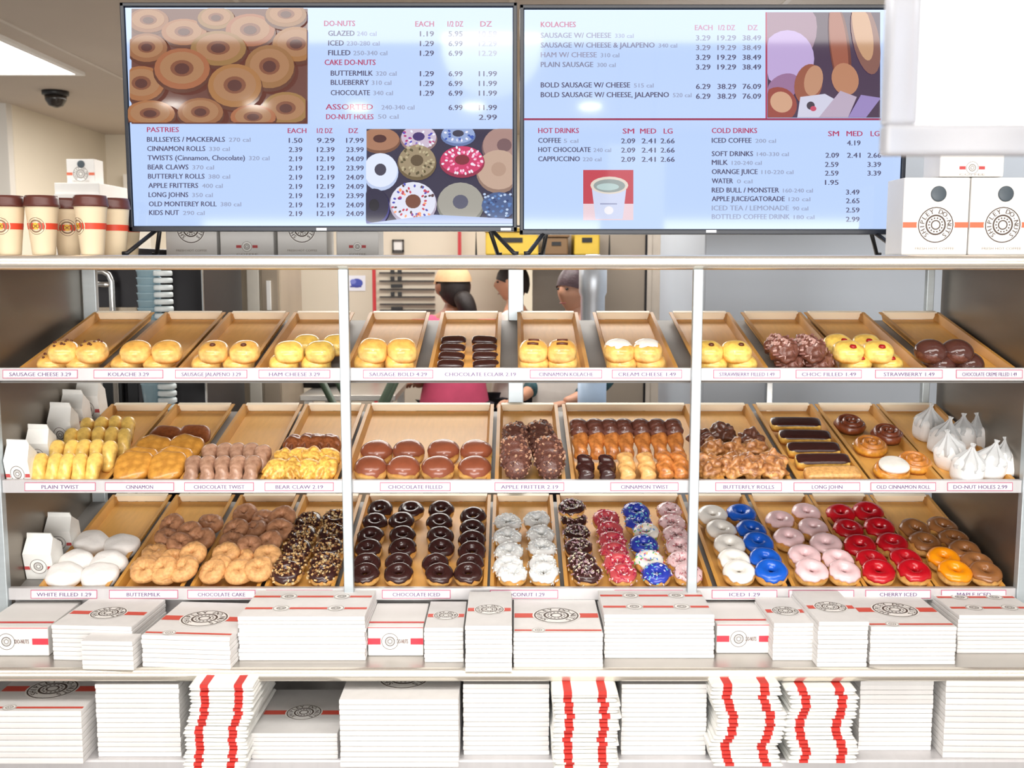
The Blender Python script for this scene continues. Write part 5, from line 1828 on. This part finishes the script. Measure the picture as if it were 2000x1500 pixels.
bx0, bx1 = kx(742, Y) - o.location.x, kx(850, Y) - o.location.x
for y in (533, 549, 565, 580, 594, 606):
    MB().box(bx0, bx1, -0.012, 0.004, zat(y + 1.6, Y), zat(y - 1.6, Y)).obj("bar", BAR, o)
for y in (528, 541, 571):
    for px in (768, 782):
        x_ = kx(px, Y) - o.location.x
        MB().box(x_ - 0.012, x_ + 0.012, -0.03, -0.012, zat(y + 7, Y), zat(y - 1, Y)).obj("clip", BLACK, o, bevel=0.002)
for y in (556, 600):
    x_ = kx(776, Y) - o.location.x
    MB().box(x_ - 0.035, x_ + 0.035, -0.03, -0.012, zat(y + 6, Y), zat(y - 1, Y)).obj("clip", BLACK, o, bevel=0.002)
# framed certificate above
o = thing("picture_frame", "small dark framed certificate seen just above the top shelf", "picture frame", (kx(779, Y), Y - 0.01, zat(492, Y)))
hh = zat(468, Y) - zat(492, Y)
frame_box(MB(), -0.035, 0.035, 0, hh, 0.009, -0.01, 0.008).obj("frame", BAR, o)
MB().box(-0.028, 0.028, 0, 0.004, 0.008, hh - 0.008).obj("paper", PAPER, o)
mb = MB().box(-0.035, 0.035, -0.03, 0.006, -0.01, 0.0)
mb.obj("ledge", BAR, o)

# yellow crates on a wall shelf seen between the screens
Y = 3.0
YEL = mat("yellow_plastic", (206, 172, 60), 0.5)
BRN = mat("brown_card", (120, 92, 62), 0.6)
x0, x1 = kx(930, Y), kx(1190, Y)
zt_ = zat(499, Y)
o = thing("wall_shelf_rack", "black wire wall shelf behind the gap between the screens", "shelf", ((x0 + x1) / 2, Y, 0))
w = x1 - x0
MB().box(-w / 2, w / 2, 0, 0.36, zt_ - 0.012, zt_).obj("wire_shelf", BLACK, o)
for sx in (-w / 2 + 0.02, -0.02, w / 2 - 0.04):
    MB().box(sx, sx + 0.015, 0.02, 0.408, zt_ - 0.03, zt_ - 0.012).obj("bracket", BLACK, o)
MB().tube([(-w / 2, 0.02, zt_), (-w / 2, 0.02, zt_ + 0.16), (w / 2, 0.02, zt_ + 0.16), (w / 2, 0.02, zt_)], 0.006, 8).obj("guard_wire", BLACK, o)
z_ = zt_ + 0.0005
for i, (p0, p1, h_, m_, nm, lab) in enumerate(((948, 1052, 0.13, YEL, "storage_crate", "yellow crate on the rack behind the gap between the screens"), (1064, 1110, 0.1, BRN, "cardboard_box", "brown cardboard box on the rack beside the yellow crate"), (1122, 1172, 0.13, YEL, "storage_crate", "yellow crate at the far end of the rack behind the drinks screen"))):
    a_, b_2 = kx(p0, Y), kx(p1, Y)
    q = thing(nm, lab, "crate" if i != 1 else "box", ((a_ + b_2) / 2, Y + 0.045, z_))
    w_ = b_2 - a_
    MB().box(-w_ / 2, w_ / 2, 0, 0.3, 0, h_).obj("crate_body", m_, q, bevel=0.01)
    MB().box(-w_ / 2 - 0.008, w_ / 2 + 0.008, -0.008, 0.308, h_ + 0.0005, h_ + 0.02).obj("crate_rim", m_, q, bevel=0.003)
    MB().box(-w_ * 0.2, w_ * 0.2, -0.004, 0.0, h_ * 0.55, h_ * 0.75).obj("hand_slot", BLACK, q)

# worktable with a black pan and green trestle
Y = 2.5
x0, x1 = kx(580, Y), kx(770, Y)
o = thing("worktable", "steel kitchen worktable behind the middle of the case", "worktable", ((x0 + x1) / 2, Y, 0))
w = x1 - x0
MB().box(-w / 2, w / 2, 0, 0.65, 0.87, 0.9).obj("table_top", STEEL, o, bevel=0.004)
for sx in (-w / 2 + 0.04, w / 2 - 0.04):
    for sy in (0.04, 0.61):
        MB().box(sx - 0.02, sx + 0.02, sy - 0.02, sy + 0.02, 0, 0.87).obj("leg", STEEL, o)
pn = MB().lathe([(0.02, 0), (0.13, 0), (0.16, 0.06), (0.165, 0.06), (0.15, 0.075), (0.05, 0.10), (0.012, 0.105)], 32).obj("black_pan", BLACK, None, True)
pn.location = (kx(612, Y + 0.44), Y + 0.44, 0.9005)
tag(pn, "round black lidded pan on the kitchen worktable behind the left bay", "pan")
GRN = mat("dark_green_paint", (62, 78, 60), 0.5)
o = thing("folding_stand", "dark green crossed folding stand beside the worktable", "folding stand", (kx(694, 1.75), 1.75, 0))
for s in (-1, 1):
    for yy in (0, 0.3):
        MB().tube([(-s * 0.35, yy, 0.01), (s * 0.22, yy, 1.2)], 0.016, 8).obj("leg", GRN, o, True)
MB().tube([(0.22, 0, 1.2), (0.22, 0.3, 1.2)], 0.014, 8).obj("crossbar", GRN, o, True)
MB().tube([(-0.22, 0, 1.2), (-0.22, 0.3, 1.2)], 0.014, 8).obj("crossbar", GRN, o, True)

# white cabinet with a carton on top, far at the left
Y = 2.85
o = thing("storage_cabinet", "tall white storage cabinet far back at the left, above the cups", "cabinet", (kx(150, Y, 365), Y, 0))
zt_ = zat(357, Y)
w = kx(192, Y, 365) - kx(104, Y, 365)
MB().box(-w / 2, w / 2, 0, 0.4, 0.06, zt_).obj("cabinet_body", PAPER, o, bevel=0.004)
MB().box(-w / 2 + 0.004, w / 2 - 0.004, 0.02, 0.38, 0, 0.06).obj("plinth", DARKP, o)
for s in (-1, 1):
    dq = MB().box(min(0.003 * s, s * (w / 2 - 0.003)), max(0.003 * s, s * (w / 2 - 0.003)), -0.016, 0, 0.08, zt_ - 0.06).obj("door", PAPER, o)
    MB().box(s * 0.02 - 0.004, s * 0.02 + 0.004, -0.03, -0.016, 1.0, 1.12).obj("handle", CHROME, dq)
w = kx(177, Y, 340) - kx(122, Y, 340)
k = coffee_carton(w, zat(309, Y) - zt_, 0.12)
k.location = (kx(150, Y, 340), Y + 0.05, zt_ + 0.001)
tag(k, "small distant white carton standing on the far storage cabinet above the cups", "coffee carton")

# ================================================================== people behind the case
SKIN1 = mat("brown_skin", (150, 98, 72), 0.5)
SKIN2 = mat("light_brown_skin", (190, 138, 110), 0.5)
HAIR = mat("dark_hair", (34, 24, 22), 0.5, 0, 0.2, 40, 0.5, 90, stretch=(1, 1, 6))
PINKS = mat("pink_shirt", (206, 78, 112), 0.8, 0, 0.1, 9, 0.3, 14)
WHITES = mat("white_shirt", (236, 228, 220), 0.8, 0, 0.05, 9, 0.3, 14)
DARKS = mat("dark_purple_shirt", (70, 50, 58), 0.8, 0, 0.1, 9, 0.3, 14)
PANTS = mat("dark_trousers", (44, 44, 52), 0.85)
SHOE = mat("black_shoe", (24, 22, 22), 0.5)
CAPM = mat("tan_cap", (214, 176, 132), 0.75, 0, 0.06, 30, 0.2, 80)
APRON = mat("white_apron", (232, 226, 220), 0.85, 0, 0.05, 10)
TEAL = mat("teal_print_shirt", (48, 84, 92), 0.8, 0, 0.5, 26)


def skin_mesh(name, chains, root_i=0, sub=2):
    """chains: list of point lists [(x,y,z,r),...] sharing first points by coordinate"""
    vs, es, rs, key = [], [], [], {}
    for ch in chains:
        prev = None
        for (x, y, z, r) in ch:
            k = (round(x, 4), round(y, 4), round(z, 4))
            if k not in key:
                key[k] = len(vs)
                vs.append((x, y, z))
                rs.append(r)
            i = key[k]
            if prev is not None and prev != i:
                es.append((prev, i))
            prev = i
    me = bpy.data.meshes.new(name)
    me.from_pydata(vs, es, [])
    o = bpy.data.objects.new(name, me)
    C.objects.link(o)
    m = o.modifiers.new("skin", "SKIN")
    m.use_smooth_shade = True
    s = o.modifiers.new("sub", "SUBSURF")
    s.levels = s.render_levels = sub
    for i, sv in enumerate(me.skin_vertices[0].data):
        r = rs[i]
        sv.radius = r if isinstance(r, tuple) else (r, r)
        sv.use_root = i == root_i
    bpy.context.view_layer.update()
    dg = bpy.context.evaluated_depsgraph_get()
    out = bpy.data.meshes.new_from_object(o.evaluated_get(dg))
    bpy.data.objects.remove(o)
    out.polygons.foreach_set("use_smooth", [True] * len(out.polygons))
    return out


def join_meshes(name, lst, m):
    vs, fs = [], []
    for me in lst:
        n = len(vs)
        vs += [v.co.copy() for v in me.vertices]
        fs += [tuple(i + n for i in p.vertices) for p in me.polygons]
    return build(name, vs, fs, m, None, True)


def head_me(w=0.075, d=0.095, h=0.118):
    """head centred at origin, facing -Y: skull, brow, nose, chin, ears"""
    vs, fs = [], []
    nu, nv = 28, 20
    for j in range(nv + 1):
        v = -math.pi / 2 + math.pi * j / nv
        for i in range(nu):
            u = 2 * math.pi * i / nu
            x, y, z = math.cos(v) * math.cos(u), math.cos(v) * math.sin(u), math.sin(v)
            low = max(0, -z)
            X, Y_, Z = x * w * (1 - 0.28 * low ** 1.5), y * d, z * h
            if y < 0:
                Y_ += 0.012 * low * (-y)
                g = math.exp(-(x / 0.17) ** 2 - ((z + 0.14) / 0.24) ** 2)
                Y_ -= 0.024 * g * (-y)
                Y_ += 0.009 * math.exp(-((abs(x) - 0.42) / 0.16) ** 2 - ((z - 0.06) / 0.12) ** 2)
                Y_ -= 0.006 * math.exp(-(x / 0.3) ** 2 - ((z + 0.55) / 0.1) ** 2)
                Y_ -= 0.010 * math.exp(-(x / 0.3) ** 2 - ((z + 0.85) / 0.14) ** 2)
            if abs(x) > 0.86 and abs(z + 0.08) < 0.26 and -0.35 < y < 0.45:
                X += math.copysign(0.014, x)
            vs.append((X, Y_, Z))
    for j in range(nv):
        for i in range(nu):
            a, b = j * nu + i, j * nu + (i + 1) % nu
            fs.append((a, b, b + nu, a + nu))
    return build("head", vs, fs, SKIN1, None, True)


def person(x, y, H, face, skin, shirt, label, sleeve=True, hair_long=False, cap=None, arm_fwd=0.25, apron=None, hair=HAIR):
    """standing figure of height H; 'face' is the heading (radians, 0 faces the case)"""
    s = H / 1.70
    hips, sh, neck, hd = 0.92, 1.40, 1.46, 1.585
    body = []
    chains = []
    torso = [(0, 0, hips, (0.135, 0.10)), (0, 0.005, 1.08, (0.115, 0.09)), (0, 0.01, 1.25, (0.135, 0.10)), (0, 0.01, 1.37, (0.115, 0.085)), (0, 0.0, neck, 0.048), (0, -0.01, 1.52, 0.046)]
    chains.append(torso)
    arms, legs, hands = [], [], []
    for q in (-1, 1):
        arm = [(0, 0.01, 1.37, (0.115, 0.085)), (q * 0.165, 0.01, 1.375, 0.052), (q * 0.205, 0.02, 1.12, 0.043), (q * 0.17, -arm_fwd, 1.03, 0.034), (q * 0.15, -arm_fwd - 0.06, 1.02, 0.027)]
        leg = [(0, 0, hips, (0.135, 0.10)), (q * 0.095, 0, 0.84, 0.088), (q * 0.105, -0.005, 0.48, 0.056), (q * 0.11, 0.02, 0.11, 0.038), (q * 0.11, 0.02, 0.07, 0.04)]
        chains += [arm, leg]
        bx, by, bz = q * 0.145, -arm_fwd - 0.07, 1.018
        palm = [(bx, by + 0.02, bz, (0.026, 0.016)), (bx, by - 0.04, bz - 0.004, (0.036, 0.014)), (bx, by - 0.085, bz - 0.008, (0.034, 0.012))]
        hands.append(skin_mesh("h", [palm], 0, 1))
        for f, (fx, ln) in enumerate(((-0.028, 0.068), (-0.010, 0.078), (0.010, 0.072), (0.027, 0.056))):
            hands.append(skin_mesh("h", [[(bx + fx, by - 0.075, bz - 0.008, 0.0095), (bx + fx * 1.1, by - 0.075 - ln * 0.5, bz - 0.012, 0.009), (bx + fx * 1.12, by - 0.075 - ln * 0.85, bz - 0.028, 0.008), (bx + fx * 1.1, by - 0.075 - ln, bz - 0.042, 0.0065)]], 0, 1))
        hands.append(skin_mesh("h", [[(bx - q * 0.02, by - 0.02, bz - 0.004, 0.012), (bx - q * 0.048, by - 0.05, bz - 0.01, 0.0105), (bx - q * 0.056, by - 0.085, bz - 0.016, 0.0085)]], 0, 1))
    bm_ = skin_mesh("b", chains)
    hm = head_me()
    for v in hm.vertices:
        v.co = v.co + Vector((0, -0.012, hd))
    root = put("person", join_meshes("person", [bm_, hm] + hands, skin))
    root.location = (x, y, 0)
    root.rotation_euler = (0, 0, face)
    root.scale = (s, s, s)
    tag(root, label, "person")
    sc_ = [[(0, 0, 0.80, (0.20, 0.165)), (0, 0, hips, (0.20, 0.16))] + [(a, b, c, (r[0] + 0.045, r[1] + 0.035)) for (a, b, c, r) in torso[1:4]]]
    for q in (-1, 1):
        sc_.append([(0, 0.01, 1.37, (0.14, 0.11)), (q * 0.165, 0.01, 1.375, 0.078), (q * 0.198, 0.017, 1.20, 0.07), (q * 0.205, 0.02, 1.12, 0.066)] + ([(q * 0.172, -arm_fwd * 0.95, 1.033, 0.05)] if sleeve else []))
    put("shirt", join_meshes("shirt", [skin_mesh("s", sc_)], shirt), root)
    tr = [[(0, 0, hips, (0.142, 0.108)), (q * 0.095, 0, 0.84, 0.10), (q * 0.105, -0.005, 0.48, 0.07), (q * 0.11, 0.02, 0.10, 0.056)] for q in (-1, 1)]
    put("trousers", join_meshes("trousers", [skin_mesh("s", tr)], PANTS), root)
    for q in (-1, 1):
        put("shoe", join_meshes("shoe", [skin_mesh("s", [[(q * 0.11, 0.05, 0.045, (0.042, 0.042)), (q * 0.11, -0.04, 0.04, (0.044, 0.036)), (q * 0.115, -0.13, 0.032, (0.042, 0.028))]], 0, 2)], SHOE), root)
    # hair: a shell over crown and back
    vs, fs = [], []
    nu, nv = 28, 14
    for j in range(nv + 1):
        for i in range(nu):
            u = 2 * math.pi * i / nu
            fr = max(0, -math.sin(u))
            lo = 0.30 * fr ** 0.7 - (0.95 if hair_long else 0.42) * max(0, math.sin(u)) - 0.1
            v = lo + (math.pi / 2 - lo) * j / nv
            k = 1.09 + 0.03 * noise.noise(Vector((math.cos(u) * 4, math.sin(u) * 4, v * 5)))
            vs.append((math.cos(v) * math.cos(u) * 0.078 * k, math.cos(v) * math.sin(u) * 0.098 * k - 0.008, hd + math.sin(v) * 0.12 * k))
    for j in range(nv):
        for i in range(nu):
            a, b = j * nu + i, j * nu + (i + 1) % nu
            fs.append((a, b, b + nu, a + nu))
    put("hair", build("hair", vs, fs, hair, None, True), root)
    if hair_long:
        put("ponytail", join_meshes("ponytail", [skin_mesh("s", [[(0.0, 0.085, hd - 0.02, 0.05), (-0.02, 0.13, hd - 0.09, 0.052), (-0.05, 0.12, hd - 0.19, 0.04), (-0.055, 0.105, hd - 0.28, 0.018)]], 0, 2)], hair), root)
    ey = MB()
    for q in (-1, 1):
        ey.lathe([(0.001, -0.005), (0.008, -0.001), (0.008, 0.004), (0.001, 0.008)], 10, 0, (q * 0.03, -0.098, hd + 0.006))
    ey.obj("eyes", BLACK, root, True)
    mo = MB().tube([(-0.02, -0.094, hd - 0.066), (0, -0.1, hd - 0.067), (0.02, -0.094, hd - 0.066)], 0.003, 8)
    mo.obj("mouth", mat("lips", (150, 80, 76), 0.5), root, True)
    if cap:
        mb = MB()
        vs, fs = [], []
        for j in range(11):
            v = 0.16 + (math.pi / 2 - 0.16) * j / 10
            for i in range(28):
                u = 2 * math.pi * i / 28
                vs.append((math.cos(v) * math.cos(u) * 0.094, math.cos(v) * math.sin(u) * 0.115 - 0.008, hd + 0.012 + math.sin(v) * 0.132))
        for j in range(10):
            for i in range(28):
                a, b = j * 28 + i, j * 28 + (i + 1) % 28
                fs.append((a, b, b + 28, a + 28))
        mb.add(vs, fs)
        co = mb.obj("cap", cap, root, True)
        vs, fs = [], []
        for i in range(13):
            a = -math.pi + math.pi * i / 12
            for rr, zz in ((1.0, 0.034), (1.62, 0.018)):
                k = 1 if rr == 1 else 1 + 0.62 * math.sin(-a)
                vs.append((math.cos(a) * 0.093 * (1.0 if rr == 1 else 0.98), math.sin(a) * 0.114 * k - 0.008, hd + zz))
        for i in range(12):
            fs.append((2 * i, 2 * i + 1, 2 * i + 3, 2 * i + 2))
        put("brim", build("brim", vs, fs, cap), co)
    if apron:
        mb = MB()
        vs = [(-0.12, -0.118, 1.30), (0.12, -0.118, 1.30), (0.17, -0.135, 1.05), (-0.17, -0.135, 1.05), (-0.19, -0.14, 0.6), (0.19, -0.14, 0.6)]
        mb.add(vs + [(a, b - 0.006, c) for a, b, c in vs], [(0, 1, 2, 3), (3, 2, 5, 4), (9, 8, 7, 6), (10, 11, 8, 9), (0, 6, 7, 1), (1, 7, 8, 2), (2, 8, 11, 5), (5, 11, 10, 4), (4, 10, 9, 3), (3, 9, 6, 0)])
        mb.obj("apron", apron, root)
    return root


Yp = 2.75
person(kx(886, Yp), Yp, 1.545, math.pi + 0.4, SKIN1, PINKS, "person in a pink shirt and tan cap over dark hair, seen from behind", True, True, CAPM, 0.05).scale = (0.909 * 1.16, 0.909 * 1.1, 0.909)
Yp = 3.2
person(kx(1004, Yp), Yp, 1.56, -math.pi / 2 - 0.15, SKIN2, WHITES, "person with short dark hair in a white shirt, facing the pink shirt", True, False, None, 0.06)
Yp = 2.3
person(kx(1122, Yp), Yp, 1.54, -0.75, SKIN2, TEAL, "person in a dark patterned shirt and white apron beside the steel column", True, True, None, 0.2, APRON, mat("dark_plum_hair", (58, 36, 42), 0.5, 0, 0.2, 40, 0.4, 90))

# ================================================================== light
def area(name, loc, rot, sx, sy, e, col=(1, 1, 1)):
    l = bpy.data.lights.new(name, "AREA")
    l.shape = "RECTANGLE"
    l.size, l.size_y = sx, sy
    l.energy = e
    l.color = col
    o = bpy.data.objects.new(name, l)
    C.objects.link(o)
    o.location = loc
    o.rotation_euler = rot
    return o


area("shop_fill_front", (0, -1.15, CEIL - 0.04), (math.radians(22), 0, 0), 4.2, 0.8, 78, (1, 0.97, 0.93))  # added overhead fill for the customer side, not one of the downlights
area("shop_window_light", (0.3, -6.0, 1.05), (math.radians(90), 0, 0), 6.0, 1.8, 290, (1, 0.98, 0.96))
area("kitchen_light_far", (-1.0, 4.6, CEIL - 0.02), (0, 0, 0), 3.5, 1.6, 150, (1, 0.97, 0.93))
area("kitchen_light_near", (0.0, 2.1, CEIL - 0.02), (0, 0, 0), 2.0, 1.0, 60, (1, 0.97, 0.93))
area("kitchen_light_right", (2.2, 1.0, CEIL - 0.02), (math.radians(-12), 0, 0), 1.6, 0.3, 18, (0.95, 0.98, 1))
sp = bpy.data.lights.new("case_fill_spot", "SPOT")  # added spot that brightens the middle of the case
sp.energy = 100
sp.spot_size = math.radians(62)
sp.spot_blend = 0.9
sp.shadow_soft_size = 0.25
so = bpy.data.objects.new("case_fill_spot", sp)
C.objects.link(so)
so.location = (-0.1, -2.2, CEIL - 0.06)
so.rotation_euler = (Vector((0.0, 0.1, 0.85)) - so.location).to_track_quat("-Z", "Y").to_euler()

wd = bpy.data.worlds.new("shop_world")
SC.world = wd
wd.use_nodes = True
wd.node_tree.nodes["Background"].inputs["Color"].default_value = (1.0, 0.985, 0.96, 1)
wd.node_tree.nodes["Background"].inputs["Strength"].default_value = 0.55

# ================================================================== camera
cd = bpy.data.cameras.new("camera")
cd.sensor_width = 36
cd.lens = 36.0
cd.clip_start = 0.05
cam = bpy.data.objects.new("camera", cd)
C.objects.link(cam)
cam.location = CAM
cam.rotation_euler = (math.pi / 2 - PITCH, 0, 0)
cd.dof.use_dof = True
cd.dof.focus_distance = 2.8
cd.dof.aperture_fstop = 5.0
SC.camera = cam
SC.view_settings.view_transform = "Standard"
SC.view_settings.look = "None"
SC.view_settings.exposure = 0.0
SC.cycles.use_denoising = True
SC.cycles.max_bounces = 6
